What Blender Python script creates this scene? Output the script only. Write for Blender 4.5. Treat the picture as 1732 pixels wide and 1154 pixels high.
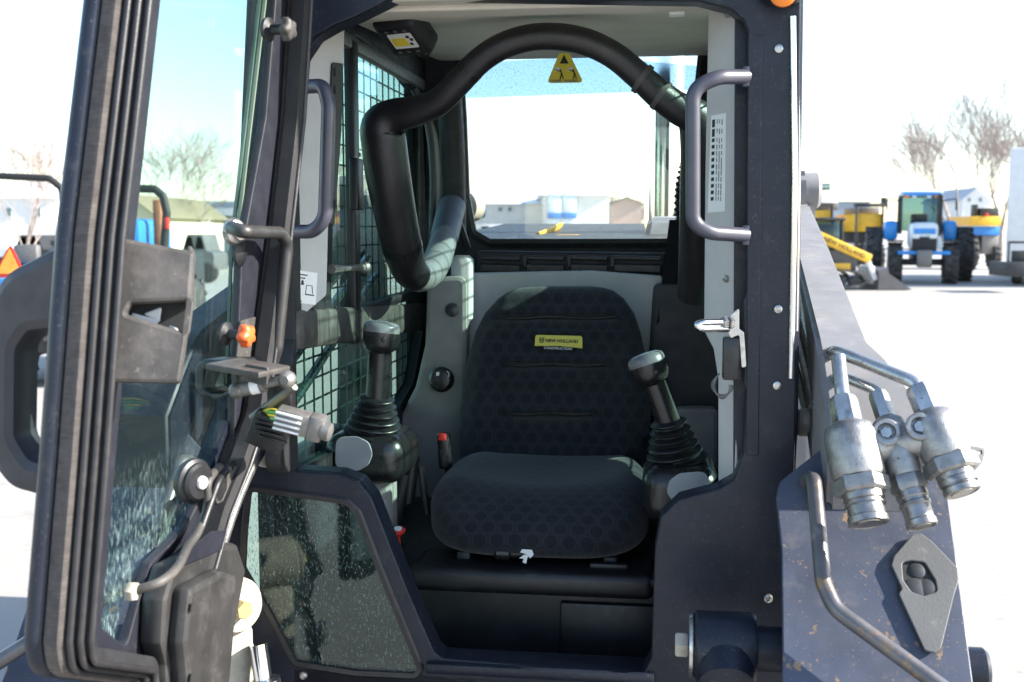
import bpy, bmesh, math, random
from mathutils import Vector as V, Matrix
R = math.radians
rnd = random.Random(7)
scene = bpy.context.scene
for o in list(bpy.data.objects): bpy.data.objects.remove(o)

# ------------------------------------------------------------------ camera, sky, sun, exposure
F, CX, CY, CZ = 1925.0, 866.0, 577.0, 1.62
PITCH = math.atan((CY - 390) / F)
cam = bpy.data.objects.new('camera', bpy.data.cameras.new('camera'))
scene.collection.objects.link(cam); scene.camera = cam
cam.location = (0, 0, CZ); cam.rotation_euler = (R(90) - PITCH, 0, 0)
cam.data.sensor_fit = 'HORIZONTAL'; cam.data.sensor_width = 36; cam.data.lens = 36 * F / 1732
cam.data.clip_start = 0.05; cam.data.clip_end = 3000
cam.data.dof.use_dof = True; cam.data.dof.focus_distance = 2.35; cam.data.dof.aperture_fstop = 6.3

SUN_DIR = V((0.82, -0.098, 0.0)).normalized() * math.cos(R(29.5)) + V((0, 0, math.sin(R(29.5))))
world = bpy.data.worlds.new('World'); scene.world = world; world.use_nodes = True
wn = world.node_tree; wn.nodes.clear()
sky = wn.nodes.new('ShaderNodeTexSky'); sky.sky_type = 'NISHITA'; sky.sun_disc = False
sky.sun_elevation = R(29.5); sky.sun_rotation = math.atan2(SUN_DIR.x, SUN_DIR.y)
sky.air_density = 1.0; sky.dust_density = 0.6; sky.ozone_density = 1.0
bg = wn.nodes.new('ShaderNodeBackground'); bg.inputs[1].default_value = 0.135
wo = wn.nodes.new('ShaderNodeOutputWorld')
wn.links.new(sky.outputs[0], bg.inputs[0]); wn.links.new(bg.outputs[0], wo.inputs[0])
sun = bpy.data.objects.new('sun', bpy.data.lights.new('sun', 'SUN'))
scene.collection.objects.link(sun)
sun.data.energy = 5.0; sun.data.angle = R(0.55); sun.data.color = (1.0, 0.95, 0.87)
sun.rotation_euler = SUN_DIR.to_track_quat('Z', 'Y').to_euler()
sun.location = (20, 2, 20)
vs = scene.view_settings
vs.view_transform = 'Standard'; vs.look = 'None'; vs.exposure = 1.62; vs.gamma = 1.0
scene.cycles.use_denoising = True
scene.cycles.max_bounces = 10; scene.cycles.transparent_max_bounces = 16
scene.cycles.caustics_reflective = False; scene.cycles.caustics_refractive = False
scene.cycles.sample_clamp_indirect = 6

# ------------------------------------------------------------------ frames: pixel -> point
class Frame:
    def __init__(s, o, a):
        s.o, s.a = V(o), a; s.c, s.s = math.cos(a), math.sin(a)
    def vec(s, d): return V((d.x * s.c - d.y * s.s, d.x * s.s + d.y * s.c, d.z))
    def pt(s, p): return s.vec(V(p) - s.o)
    def ray(s, x, y):
        cp, sp = math.cos(PITCH), math.sin(PITCH)
        a, b = (x - CX) / F, -(y - CY) / F
        return s.pt((0, 0, CZ)), s.vec(V((a, cp + b * sp, -sp + b * cp)))
    def hit(s, x, y, o, n):
        c, d = s.ray(x, y); return c + d * ((V(o) - c).dot(n) / d.dot(n))
    def v(s, x, y, v): return s.hit(x, y, (0, v, 0), V((0, 1, 0)))
    def u(s, x, y, u): return s.hit(x, y, (u, 0, 0), V((1, 0, 0)))
    def w(s, x, y, w): return s.hit(x, y, (0, 0, w), V((0, 0, 1)))
YAW = R(7.7)
M = Frame((0.015, 2.03, 0), YAW)          # the loader's own frame: u right, v to the rear, w up
W = Frame((0, 0, 0), 0)

class Plane:
    def __init__(s, fr, o, x, y):
        s.fr, s.o = fr, V(o); s.x = V(x).normalized()
        s.n = s.x.cross(V(y)).normalized(); s.y = s.n.cross(s.x)
    def at(s, px, py, n=0.0): return s.fr.hit(px, py, s.o + s.n * n, s.n)
    def px(s, pts):
        r = []
        for p in pts:
            q = s.at(p[0], p[1]) - s.o; r.append((q.dot(s.x), q.dot(s.y)))
        return r
    def to(s, a, b, n=0.0): return s.o + s.x * a + s.y * b + s.n * n
    def mat(s):
        return Matrix(((s.x.x, s.y.x, s.n.x, s.o.x), (s.x.y, s.y.y, s.n.y, s.o.y), (s.x.z, s.y.z, s.n.z, s.o.z), (0, 0, 0, 1)))
def VP(v, fr=M): return Plane(fr, (0, v, 0), (1, 0, 0), (0, 0, 1))      # faces the camera
def LP(u, fr=M): return Plane(fr, (u, 0, 0), (0, 1, 0), (0, 0, 1))      # faces +u

# ------------------------------------------------------------------ materials
MATS = {}
def nd(nt, t, **k):
    n = nt.nodes.new('ShaderNode' + t)
    for a, b in k.items(): setattr(n, a, b)
    return n
def mixc(nt, fac, a, b):
    m = nd(nt, 'Mix', data_type='RGBA')
    for s, val in ((0, fac), (6, a), (7, b)):
        if hasattr(val, 'is_linked') or hasattr(val, 'links'): nt.links.new(val, m.inputs[s])
        else: m.inputs[s].default_value = val if s == 0 else (*val, 1)
    return m.outputs[2]
def noise(nt, scale, detail=3, stretch=None, rough=.55):
    tc = nd(nt, 'TexCoord'); out = tc.outputs['Object']
    if stretch:
        mp = nd(nt, 'Mapping'); mp.inputs['Scale'].default_value = stretch
        nt.links.new(out, mp.inputs[0]); out = mp.outputs[0]
    n = nd(nt, 'TexNoise'); n.inputs['Scale'].default_value = scale; n.inputs['Detail'].default_value = detail
    n.inputs['Roughness'].default_value = rough
    nt.links.new(out, n.inputs['Vector']); return n.outputs[0]
def ramp(nt, src, a, b):
    m = nd(nt, 'MapRange'); m.inputs[1].default_value = a; m.inputs[2].default_value = b
    nt.links.new(src, m.inputs[0]); return m.outputs[0]
def mat(name, col, rough=.5, metal=0, var=.18, scale=14, bump=0, bscale=300, dirt=(), coat=0, stretch=None, spec=.5):
    """dirt: list of (colour, noise scale, lo, hi, stretch)"""
    if name in MATS: return MATS[name]
    m = bpy.data.materials.new(name); m.use_nodes = True; nt = m.node_tree
    b = nt.nodes['Principled BSDF']
    n = noise(nt, scale, 4, stretch)
    c = mixc(nt, ramp(nt, n, .3, .7), tuple(x * (1 - var) for x in col), tuple(min(1, x * (1 + var)) for x in col))
    for d in dirt:
        f = ramp(nt, noise(nt, d[1], 5, d[4] if len(d) > 4 else None, .65), d[2], d[3])
        c = mixc(nt, f, c, d[0])
    nt.links.new(c, b.inputs['Base Color'])
    r = ramp(nt, noise(nt, scale * 2.3, 4), .2, .8)
    mr = nd(nt, 'MapRange'); mr.inputs[3].default_value = max(.03, rough * .8); mr.inputs[4].default_value = min(1, rough * 1.25)
    nt.links.new(r, mr.inputs[0]); nt.links.new(mr.outputs[0], b.inputs['Roughness'])
    b.inputs['Metallic'].default_value = metal
    b.inputs['Specular IOR Level'].default_value = spec
    b.inputs['Coat Weight'].default_value = coat; b.inputs['Coat Roughness'].default_value = .12
    if bump:
        bp = nd(nt, 'Bump'); bp.inputs['Strength'].default_value = bump; bp.inputs['Distance'].default_value = .002
        nt.links.new(noise(nt, bscale, 3), bp.inputs['Height']); nt.links.new(bp.outputs[0], b.inputs['Normal'])
    MATS[name] = m; return m
def glass(name, tint, dirt=0, dscale=60, dlo=.5, dhi=.7, dstretch=None, dcol=(.45, .5, .48), low=None, glare_film=0.0):
    m = bpy.data.materials.new(name); m.use_nodes = True; nt = m.node_tree; nt.nodes.clear()
    out = nd(nt, 'OutputMaterial'); tr = nd(nt, 'BsdfTransparent'); tr.inputs[0].default_value = (*tint, 1)
    gl = nd(nt, 'BsdfGlossy'); gl.inputs['Roughness'].default_value = .015; gl.inputs[0].default_value = (.95, 1, .99, 1)
    fr = nd(nt, 'Fresnel'); fr.inputs[0].default_value = 1.5
    geo = nd(nt, 'NewGeometry'); io = nd(nt, 'MapRange'); io.inputs[3].default_value = 1.5; io.inputs[4].default_value = 1 / 1.5
    nt.links.new(geo.outputs['Backfacing'], io.inputs[0]); nt.links.new(io.outputs[0], fr.inputs[0])      # the same pane from both faces
    mx = nd(nt, 'MixShader'); nt.links.new(fr.outputs[0], mx.inputs[0])
    nt.links.new(tr.outputs[0], mx.inputs[1]); nt.links.new(gl.outputs[0], mx.inputs[2]); s = mx.outputs[0]
    if dirt:
        df = nd(nt, 'BsdfDiffuse'); df.inputs[0].default_value = (*dcol, 1)
        tl = nd(nt, 'BsdfTranslucent'); tl.inputs[0].default_value = (*dcol, 1)
        dd = nd(nt, 'MixShader'); dd.inputs[0].default_value = .4
        nt.links.new(df.outputs[0], dd.inputs[1]); nt.links.new(tl.outputs[0], dd.inputs[2])
        f = ramp(nt, noise(nt, dscale, 4, dstretch, .6), dlo, dhi)
        if low:      # splashed up from below: heavier near the lower edge (local z between low[0] and low[1])
            tc = nd(nt, 'TexCoord'); sp = nd(nt, 'SeparateXYZ'); nt.links.new(tc.outputs['Object'], sp.inputs[0])
            g = ramp(nt, sp.outputs[2], low[1], low[0])
            mu = nd(nt, 'Math', operation='MULTIPLY'); nt.links.new(f, mu.inputs[0]); nt.links.new(g, mu.inputs[1]); f = mu.outputs[0]
        mu = nd(nt, 'Math', operation='MULTIPLY_ADD'); mu.inputs[1].default_value = dirt; mu.inputs[2].default_value = glare_film; nt.links.new(f, mu.inputs[0])  # the even veil brightens the pane in place of reflections
        m2 = nd(nt, 'MixShader'); nt.links.new(mu.outputs[0], m2.inputs[0])
        nt.links.new(s, m2.inputs[1]); nt.links.new(dd.outputs[0], m2.inputs[2]); s = m2.outputs[0]
    nt.links.new(s, out.inputs[0]); MATS[name] = m; return m

NAVY = mat('navy_paint', (.0090, .0120, .022), .42, 0, .2, 9, .06, 500, [((.032, .034, .042), 34, .56, .78), ((.05, .05, .055), 170, .60, .68), ((.16, .15, .14), 420, .71, .74)], coat=.05, spec=.35)
ARMP = mat('worn_navy_paint', (.048, .057, .086), .5, 0, .18, 10, .08, 300,
           [((.12, .115, .12), 22, .55, .85), ((.22, .145, .085), 38, .625, .665, (1, 1, .6)), ((.22, .145, .085), 150, .64, .68), ((.30, .28, .26), 300, .68, .72)])
ARMGREY = mat('sunlit_dusty_arm_paint', (.195, .192, .198), .6, 0, .12, 8, .05, 200, [((.28, .26, .25), 20, .5, .8)])  # sunlight on the right arm is put into this pale grey, with dust patches
BLK = mat('black_plastic', (.010, .010, .012), .42, 0, .2, 30, .12, 700, [((.026, .025, .025), 9, .55, .8), ((.05, .045, .04), 260, .69, .74)])
BLKG = mat('gloss_black_plastic', (.012, .012, .013), .28, 0, .2, 20, .04, 400)
MATTE = mat('matte_black_plastic', (.010, .010, .012), .6, 0, .25, 20, .15, 500, [((.03, .03, .032), 14, .55, .8)])
DKN = mat('dark_door_paint', (.012, .013, .020), .45, 0, .2, 14, .06, 400, [((.04, .04, .045), 60, .62, .8)])
COVER = mat('cover_plastic', (.028, .027, .027), .42, 0, .25, 18, .12, 400, [((.075, .07, .066), 16, .54, .8), ((.10, .095, .09), 150, .64, .74)])
DUSTB = mat('dusty_black_plastic', (.050, .046, .043), .55, 0, .25, 22, .15, 300, [((.14, .125, .115), 12, .5, .8), ((.16, .145, .13), 130, .62, .74)])
RUB = mat('rubber_seal', (.018, .017, .019), .42, 0, .25, 40, .12, 400, [((.05, .046, .045), 30, .56, .8)])
FELT = mat('felt_band', (.065, .056, .052), .85, 0, .3, 60, .5, 600, [((.13, .11, .09), 120, .5, .8, (.3, .3, 4))])
GREY = mat('grey_trim', (.48, .475, .46), .6, 0, .06, 12, .08, 900)
GREYD = mat('grey_trim_speckled', (.215, .21, .20), .65, 0, .1, 16, .12, 700, [((.12, .12, .12), 90, .66, .69)])
BEIGE = mat('beige_headliner', (.62, .58, .50), .85, 0, .07, 10, .2, 900)
CHROME = mat('zinc_steel', (.48, .47, .455), .28, .9, .2, 30, .08, 300, [((.22, .205, .19), 40, .55, .78), ((.14, .12, .10), 130, .62, .72)])
BRIGHT = mat('polished_steel', (.72, .72, .72), .12, 1, .08, 20)
ZINC = mat('cast_zinc', (.32, .315, .305), .42, .8, .2, 60, .35, 500, [((.19, .18, .17), 25, .5, .75), ((.12, .10, .085), 90, .60, .72)])
NOSE = mat('worn_coupler_steel', (.30, .285, .27), .33, .85, .25, 40, .25, 260, [((.14, .125, .11), 30, .5, .75, (1, 1, 4))])
STEELD = mat('dull_steel', (.20, .19, .18), .5, .6, .2, 50, .2, 400)
YEL = mat('yellow_paint', (.75, .42, .03), .45, 0, .1, 6, 0, 1, [((.35, .22, .06), 8, .6, .85)])
YELT = mat('yellow_plastic', (.80, .62, .06), .45, 0, .06, 10)
RED = mat('red_plastic', (.62, .03, .02), .4, 0, .1)
ORANGE = mat('orange_plastic', (.85, .13, .03), .4, 0, .1)
AMBER = mat('amber_lens', (.85, .22, .02), .2, 0, .1)
WHITE = mat('white_label', (.80, .80, .78), .5, 0, .03)
INK = mat('black_ink', (.015, .015, .015), .6, 0, .1)
WSTEEL = mat('white_paint', (.70, .70, .70), .45, 0, .06, 4)
BLUE = mat('blue_paint', (.03, .20, .55), .4, 0, .12, 5)
TYRE = mat('tyre_rubber', (.045, .043, .042), .8, 0, .25, 10, .3, 60, [((.16, .14, .12), 5, .5, .8)])
BELT = mat('belt_webbing', (.012, .012, .015), .75, 0, .2, 200, .3, 900)
DKM = mat('dark_metal', (.03, .032, .035), .5, .2, .2, 8)
TAN = mat('dusty_cast_iron', (.42, .38, .31), .7, 0, .18, 40, .3, 200)
BARK = mat('bark', (.28, .235, .205), .9, 0, .25, 6)
TWIG = mat('twigs', (.36, .30, .27), .9, 0, .2, 3)
GLASS_D = glass('door_glass', (.84, .95, .93), .85, 300, .53, .63, (1, 1.0, .22), (.40, .52, .50), (0.95, 1.32), .006)
GLASS_S = glass('side_glass', (.70, .86, .81))
GLASS_R = glass('rear_glass', (.93, .96, .96), .25, 160, .62, .72, None, (.5, .52, .55))
GLASS_F = glass('foot_glass', (.72, .86, .82), .6, 260, .56, .66, (1, 1, .45), (.30, .36, .34), None, .03)  # its even veil paints in the pale reflection of the ground
GLASS_T = glass('tinted_glass', (.35, .5, .52))

# ------------------------------------------------------------------ mesh helpers
def link(o, parent=None):
    scene.collection.objects.link(o)
    if parent is not None: o.parent = parent
    return o
def mesh_of(bm, ang=38):
    me = bpy.data.meshes.new('m'); bmesh.ops.recalc_face_normals(bm, faces=bm.faces); bm.to_mesh(me); bm.free()
    me.shade_smooth(); me.set_sharp_from_angle(angle=R(ang)); return me
def ob(name, bm, m, parent=None, ang=38, **props):
    me = mesh_of(bm, ang) if isinstance(bm, bmesh.types.BMesh) else bm
    o = bpy.data.objects.new(name, me); me.materials.append(m) if not me.materials else None
    for k, x in props.items(): o[k] = x
    return link(o, parent)
def empty(name, loc, rz=0, parent=None, **props):
    o = bpy.data.objects.new(name, None); o.location = loc; o.rotation_euler = (0, 0, rz); o.empty_display_size = .2
    for k, x in props.items(): o[k] = x
    return link(o, parent)
def faces_of(bm, vs_, fs):
    bv = [bm.verts.new(p) for p in vs_]
    for f in fs:
        try: bm.faces.new([bv[i] for i in f])
        except ValueError: pass
    return bv
def fillet(pts, r, n=5, closed=False):
    """round the corners of a polyline (2D or 3D); r a number or list"""
    P = [V((*p, 0)) if len(p) == 2 else V(p) for p in pts]; k = len(P); out = []
    two = len(pts[0]) == 2
    for i, p in enumerate(P):
        rr = r[i] if isinstance(r, (list, tuple)) else r
        if (not closed and i in (0, k - 1)) or rr <= 0: out.append(p); continue
        a, b = P[i - 1] - p, P[(i + 1) % k] - p; la, lb = a.length, b.length
        if la < 1e-6 or lb < 1e-6: out.append(p); continue
        a /= la; b /= lb; th = a.angle(b, 0)
        if th > 3.1 or th < .02: out.append(p); continue
        t = min(rr / math.tan(th / 2), la * .48, lb * .48)
        p0, p1 = p + a * t, p + b * t
        for j in range(n + 1):
            s = j / n; out.append(p0 * (1 - s) ** 2 + p * 2 * s * (1 - s) + p1 * s * s)
    return [(q.x, q.y) for q in out] if two else out
def crom(pts, n=6, closed=False):
    P = [tuple(p) for p in pts]; k = len(P); out = []
    for i in range(k if closed else k - 1):
        g = [P[(i + j) % k] if closed else P[min(max(i + j, 0), k - 1)] for j in (-1, 0, 1, 2)]
        for s in range(n):
            t = s / n
            out.append(tuple(.5 * (2 * b + (c - a) * t + (2 * a - 5 * b + 4 * c - d) * t * t + (3 * b - a - 3 * c + d) * t ** 3) for a, b, c, d in zip(*g)))
    if not closed: out.append(P[-1])
    return out
def tube_bm(pts, rad, n=10, bm=None, flat=1.0, closed=False):
    bm = bm or bmesh.new(); P = [V(p[:3]) for p in pts]; k = len(P)
    rr = rad if isinstance(rad, (list, tuple)) else [rad] * k
    nrm = None; rings = []
    for i, p in enumerate(P):
        if closed: t = P[(i + 1) % k] - P[i - 1]
        else: t = P[min(i + 1, k - 1)] - P[max(i - 1, 0)]
        t.normalize()
        if nrm is None: nrm = t.orthogonal().normalized()
        nrm = (nrm - t * nrm.dot(t)).normalized(); b = t.cross(nrm)
        rings.append([bm.verts.new(p + (nrm * math.cos(2 * math.pi * j / n) + b * math.sin(2 * math.pi * j / n) * flat) * rr[i]) for j in range(n)])
    for i in range(k if closed else k - 1):
        A, B = rings[i], rings[(i + 1) % k]
        for j in range(n): bm.faces.new((A[j], A[(j + 1) % n], B[(j + 1) % n], B[j]))
    if not closed:
        bm.faces.new(rings[0][::-1]); bm.faces.new(rings[-1])
    return bm
def lathe_bm(a, d, prof, n=24, bm=None):
    """profile [(radius, distance along d)] turned round the axis a + t*d"""
    bm = bm or bmesh.new(); a, d = V(a), V(d).normalized(); x = d.orthogonal().normalized(); y = d.cross(x); rings = []
    for r, t in prof:
        rings.append([bm.verts.new(a + d * t + (x * math.cos(2 * math.pi * j / n) + y * math.sin(2 * math.pi * j / n)) * max(r, 1e-4)) for j in range(n)])
    for A, B in zip(rings, rings[1:]):
        for j in range(n): bm.faces.new((A[j], A[(j + 1) % n], B[(j + 1) % n], B[j]))
    bm.faces.new(rings[0][::-1]); bm.faces.new(rings[-1]); return bm
def box_bm(c, s, rot=None, bev=0, seg=2, bm=None):
    b = bmesh.new(); bmesh.ops.create_cube(b, size=1)
    for v_ in b.verts: v_.co = V((v_.co.x * s[0], v_.co.y * s[1], v_.co.z * s[2]))
    if bev: bmesh.ops.bevel(b, geom=b.edges[:], offset=min(bev, min(s) * .49), segments=seg, profile=.5, affect='EDGES')
    mt = Matrix.Translation(V(c)) @ (rot.to_4x4() if rot else Matrix())
    bmesh.ops.transform(b, matrix=mt, verts=b.verts)
    if bm is None: return b
    me = bpy.data.meshes.new('t'); b.to_mesh(me); b.free(); bm.from_mesh(me); bpy.data.meshes.remove(me); return bm
def basis(x, y=None, z=None):
    """rotation matrix with local x along x and local y as near y as possible"""
    x = V(x).normalized(); z_ = x.cross(V(y)).normalized(); y_ = z_.cross(x)
    return Matrix((x, y_, z_)).transposed()
def plate(name, outlines, pl, thick, m, parent, bev=0.0, n0=0.0, ang=30, **props):
    """outlines in the plane's own metres (first = outer, rest = holes); grows from n0 along the plane normal"""
    cu = bpy.data.curves.new('c', 'CURVE'); cu.dimensions = '2D'; cu.fill_mode = 'BOTH'
    bev = min(bev, thick * .49); cu.extrude = thick / 2 - bev; cu.bevel_depth = bev; cu.bevel_resolution = 1; cu.offset = -bev
    for pts in outlines:
        sp = cu.splines.new('POLY'); sp.points.add(len(pts) - 1); sp.use_cyclic_u = True
        for q, p in zip(sp.points, pts): q.co = (p[0], p[1], 0, 1)
    co = bpy.data.objects.new('c', cu); me = bpy.data.meshes.new_from_object(co)
    bpy.data.objects.remove(co); bpy.data.curves.remove(cu)
    me.transform(pl.mat() @ Matrix.Translation((0, 0, n0 + thick / 2)))
    me.materials.clear(); me.shade_smooth(); me.set_sharp_from_angle(angle=R(ang))
    return ob(name, me, m, parent, **props)
def pplate(name, px, pl, thick, m, parent, r=0.0, bev=0.0, n0=0.0, holes=(), hr=0.0, **props):
    outs = [fillet(pl.px(px), r, 5, True)] + [fillet(pl.px(h), hr, 6, True) for h in holes]
    return plate(name, outs, pl, thick, m, parent, bev, n0, **props)
def sweep_bm(path, prof, N, closed=True, bm=None):
    """sweep a closed profile [(side, normal)] along a path lying in the plane with normal N; side = to the left of travel seen along -N"""
    bm = bm or bmesh.new(); P = [V(p) for p in path]; k = len(P); N = V(N).normalized(); rings = []
    for i, p in enumerate(P):
        a = (P[i] - P[i - 1]) if (closed or i) else (P[1] - P[0])
        b = (P[(i + 1) % k] - P[i]) if (closed or i < k - 1) else a
        a = a.normalized(); b = b.normalized(); t = (a + b).normalized(); S = N.cross(t)
        sc = 1 / max(.5, a.dot(t))
        rings.append([bm.verts.new(p + S * (q[0] * sc) + N * q[1]) for q in prof])
    m_ = len(prof)
    for i in range(k if closed else k - 1):
        A, B = rings[i], rings[(i + 1) % k]
        for j in range(m_): bm.faces.new((A[j], A[(j + 1) % m_], B[(j + 1) % m_], B[j]))
    if not closed: bm.faces.new(rings[0][::-1]); bm.faces.new(rings[-1])
    return bm
def text_mesh(s, size, extrude=.0004, spacing=1.0, bold=0.0):
    cu = bpy.data.curves.new('t', 'FONT'); cu.body = s; cu.size = size; cu.extrude = extrude; cu.align_x = 'CENTER'; cu.align_y = 'CENTER'
    cu.space_character = spacing; cu.offset = bold; cu.resolution_u = 2
    o = bpy.data.objects.new('t', cu); scene.collection.objects.link(o); bpy.context.view_layer.update()
    me = bpy.data.meshes.new_from_object(o.evaluated_get(bpy.context.evaluated_depsgraph_get()))
    bpy.data.objects.remove(o); bpy.data.curves.remove(cu); me.materials.clear(); return me
def text(s, size, pl, a, b, n, m, parent, rot=0, name='lettering', stretch=1.0, **k):
    me = text_mesh(s, size, **k)
    me.transform(pl.mat() @ Matrix.Translation((a, b, n)) @ Matrix.Rotation(rot, 4, 'Z') @ Matrix.Diagonal((stretch, 1, 1, 1)))
    return ob(name, me, m, parent)
def ptube(name, pts, rad, m, parent, r=.02, n=10, fr=M, cr=False, **props):
    """pts: (px, py, v)"""
    P = [fr.v(*p) for p in pts]
    P = [V(q) for q in crom(P, 6)] if cr else fillet(P, r, 6)
    return ob(name, tube_bm(P, rad, n), m, parent, 60, **props)
def hexa(a, d, r, t0, t1, bm=None):
    c = (t1 - t0) * .15
    return lathe_bm(a, d, [(r * .88, t0), (r, t0 + c), (r, t1 - c), (r * .88, t1)], 6, bm)

# ------------------------------------------------------------------ ground
GROUND = mat('pale_concrete_lot', (.325, .303, .27), .85, 0, .10, .35, .3, 40,
             [((.40, .40, .41), .16, .52, .66), ((.21, .19, .165), 2.0, .58, .8), ((.18, .165, .145), 9, .62, .74), ((.45, .45, .46), .05, .5, .62)])
bm = bmesh.new(); faces_of(bm, [(-900, -60, 0), (900, -60, 0), (900, 1500, 0), (-900, 1500, 0)], [(0, 1, 2, 3)])
ob('ground', bm, GROUND, kind='structure')

# ================================================================== the skid steer loader in the foreground
LD = empty('skid_steer_loader', M.o, -YAW, label='dark navy skid steer loader seen into its open cab, door swung out to the left', category='loader')
FP = VP(0.0)
# ---- cab front frame with its door opening and foot window opening
outer = [(420, -75), (1356, -75), (1346, 700), (1328, 1330), (330, 1330), (372, 1000)]
opening = [(508, 95), (530, 62), (565, 42), (600, 28), (640, 8), (672, -8), (1180, 0), (1236, 14), (1260, 34), (1266, 52),
           (1266, 495), (1258, 512), (1258, 650), (1264, 662), (1258, 770), (1243, 812), (1215, 828), (1150, 845), (1118, 875), (1108, 930),
           (1102, 1115), (1090, 1137), (1075, 1140), (748, 1114), (735, 1104), (690, 1000), (628, 842), (606, 815), (572, 802), (500, 797), (462, 783), (446, 760), (462, 560), (484, 350)]
foothole = [(423, 828), (585, 850), (604, 868), (640, 962), (709, 1130), (703, 1141), (600, 1136), (500, 1120), (460, 1042), (413, 960), (416, 900)]
FRM = plate('cab_frame', [fillet(FP.px(outer), .03, 5, True), fillet(FP.px(opening), .012, 4, True), fillet(FP.px(foothole), .012, 4, True)], FP, .012, NAVY, LD, .003, -.012)
# return flange round the opening, set behind the plate
fl = [FP.to(a, b, -.013) for a, b in fillet(FP.px(opening), .012, 4, True)]
ob('opening_flange', sweep_bm(fl, [(-.0005, 0), (.004, 0), (.004, -.045), (-.0005, -.045)], FP.n), NAVY, FRM)
# right pillar step, fold lines and side face
pplate('pillar_fold', [(1266, 60), (1290, 60), (1283, 770), (1262, 770)], FP, .003, NAVY, FRM, .004, .0015, .0005)
SIDE = LP(.468)
pplate('pillar_side', [(1346, -75), (1362, -75), (1352, 700), (1330, 1300), (1322, 1300), (1336, 700)], FP, .10, NAVY, FRM, 0, .004, -.114)
ptube('edge_strip', [(1341, 28, -.004), (1344, 300, -.004), (1338, 640, -.004)], .0055, BRIGHT, FRM)
ptube('edge_strip', [(1349, 80, .012), (1351, 300, .012), (1347, 560, .012)], .003, BRIGHT, FRM)
for px, py in ((1317, 83), (1316, 523), (1314, 652), (1299, 1012), (514, 1142)):
    b = lathe_bm(FP.at(px, py, .0005), FP.n, [(.0085, 0), (.0085, .002), (.007, .005), (.004, .006), (.0038, .0042), (.0005, .0042)], 18)
    ob('screw_head', b, CHROME, FRM)
# roof corner lamp over the right pillar
lc = FP.at(1322, -8, .012)
ob('corner_lamp_housing', box_bm(lc + V((0, 0, .02)), (.085, .07, .075), None, .03, 4), NAVY, LD)
lamp = ob('marker_lamp', lathe_bm(FP.at(1324, -10, .045), FP.n, [(.022, 0), (.022, .008), (.014, .015), (.001, .017)], 20), AMBER, LD)
# foot window
FW = VP(.006)
fg = fillet(FW.px(foothole), .012, 4, True)
FWO = plate('foot_window', [fg], FW, .005, GLASS_F, LD)
gp = [FP.to(a, b, 0) for a, b in fillet(FP.px(foothole), .012, 4, True)]
ob('gasket', sweep_bm(gp, [(-.003, -.004), (-.003, .004), (.006, .005), (.010, .001), (.008, -.006)], FP.n), RUB, FWO)

# ---- roof and headliner
ROOF = ob('roof', box_bm((0, .55, 2.155), (.98, 1.36, .10), None, .035, 3), NAVY, LD)
sl = math.atan2(2.090 - 2.026, 1.10)
hl = Plane(M, (0, .05, 2.028), (1, 0, 0), (0, -math.cos(sl), -math.sin(sl)))     # faces down
c2 = [(-.40, .05), (-.40, -1.16), (.40, -1.16), (.40, .05)]
HL = plate('headliner', [fillet(c2, .06, 6, True)], hl, .05, BEIGE, LD, .02, -.05)
plate('liner_step', [fillet([(-.33, -.02), (-.33, -.12), (.33, -.12), (.33, -.02)], .03, 5, True)], hl, .012, BEIGE, HL, .005, -.001)
# overhead console with its yellow decal, ring clip and dome button
cp_ = M.w(686, 56, 2.025) + V((0, .0, .004)); crot = Matrix.Rotation(R(-22), 3, 'Z') @ Matrix.Rotation(R(-34), 3, 'X')
con = ob('overhead_console', box_bm(cp_, (.105, .105, .055), crot, .016, 3), MATTE, LD)
cm = Plane(M, cp_ + crot @ V((0, 0, -.0275)), crot @ V((1, 0, 0)), crot @ V((0, -1, 0)))
plate('decal', [fillet([(-.024, -.020), (.034, -.020), (.034, .022), (-.024, .022)], .003, 3, True)], cm, .001, WHITE, con, 0, .0004)
plate('decal', [fillet([(-.020, -.012), (.016, -.012), (.016, .010), (-.020, .010)], .002, 3, True)], cm, .001, YELT, con, 0, .0016)
for i in range(6):
    for j in (-1, 1): plate('decal_key', [[(-.034 + i * .011, j * .030 - .003), (-.026 + i * .011, j * .030 - .003), (-.026 + i * .011, j * .030 + .003), (-.034 + i * .011, j * .030 + .003)]], cm, .0012, INK if (i + j) % 2 else STEELD, con, 0, .0016)
for x_, y_ in ((.022, -.008), (.028, .004), (.022, .012)): plate('decal_key', [[(x_ - .003, y_ - .003), (x_ + .004, y_ - .003), (x_ + .004, y_ + .003), (x_ - .003, y_ + .003)]], cm, .0012, INK, con, 0, .0016)
rc = M.w(718, 86, 2.035)
ob('ring_clip', tube_bm([rc + V((.013 * math.cos(t), 0.004 * math.sin(t), -.004 + .009 * math.sin(t))) for t in [i * math.pi / 8 for i in range(16)]], .003, 6, closed=True), BLK, LD)
ob('dome_button', box_bm(M.w(1145, 22, 2.033), (.03, .03, .012), None, .004), WHITE, LD)

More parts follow.
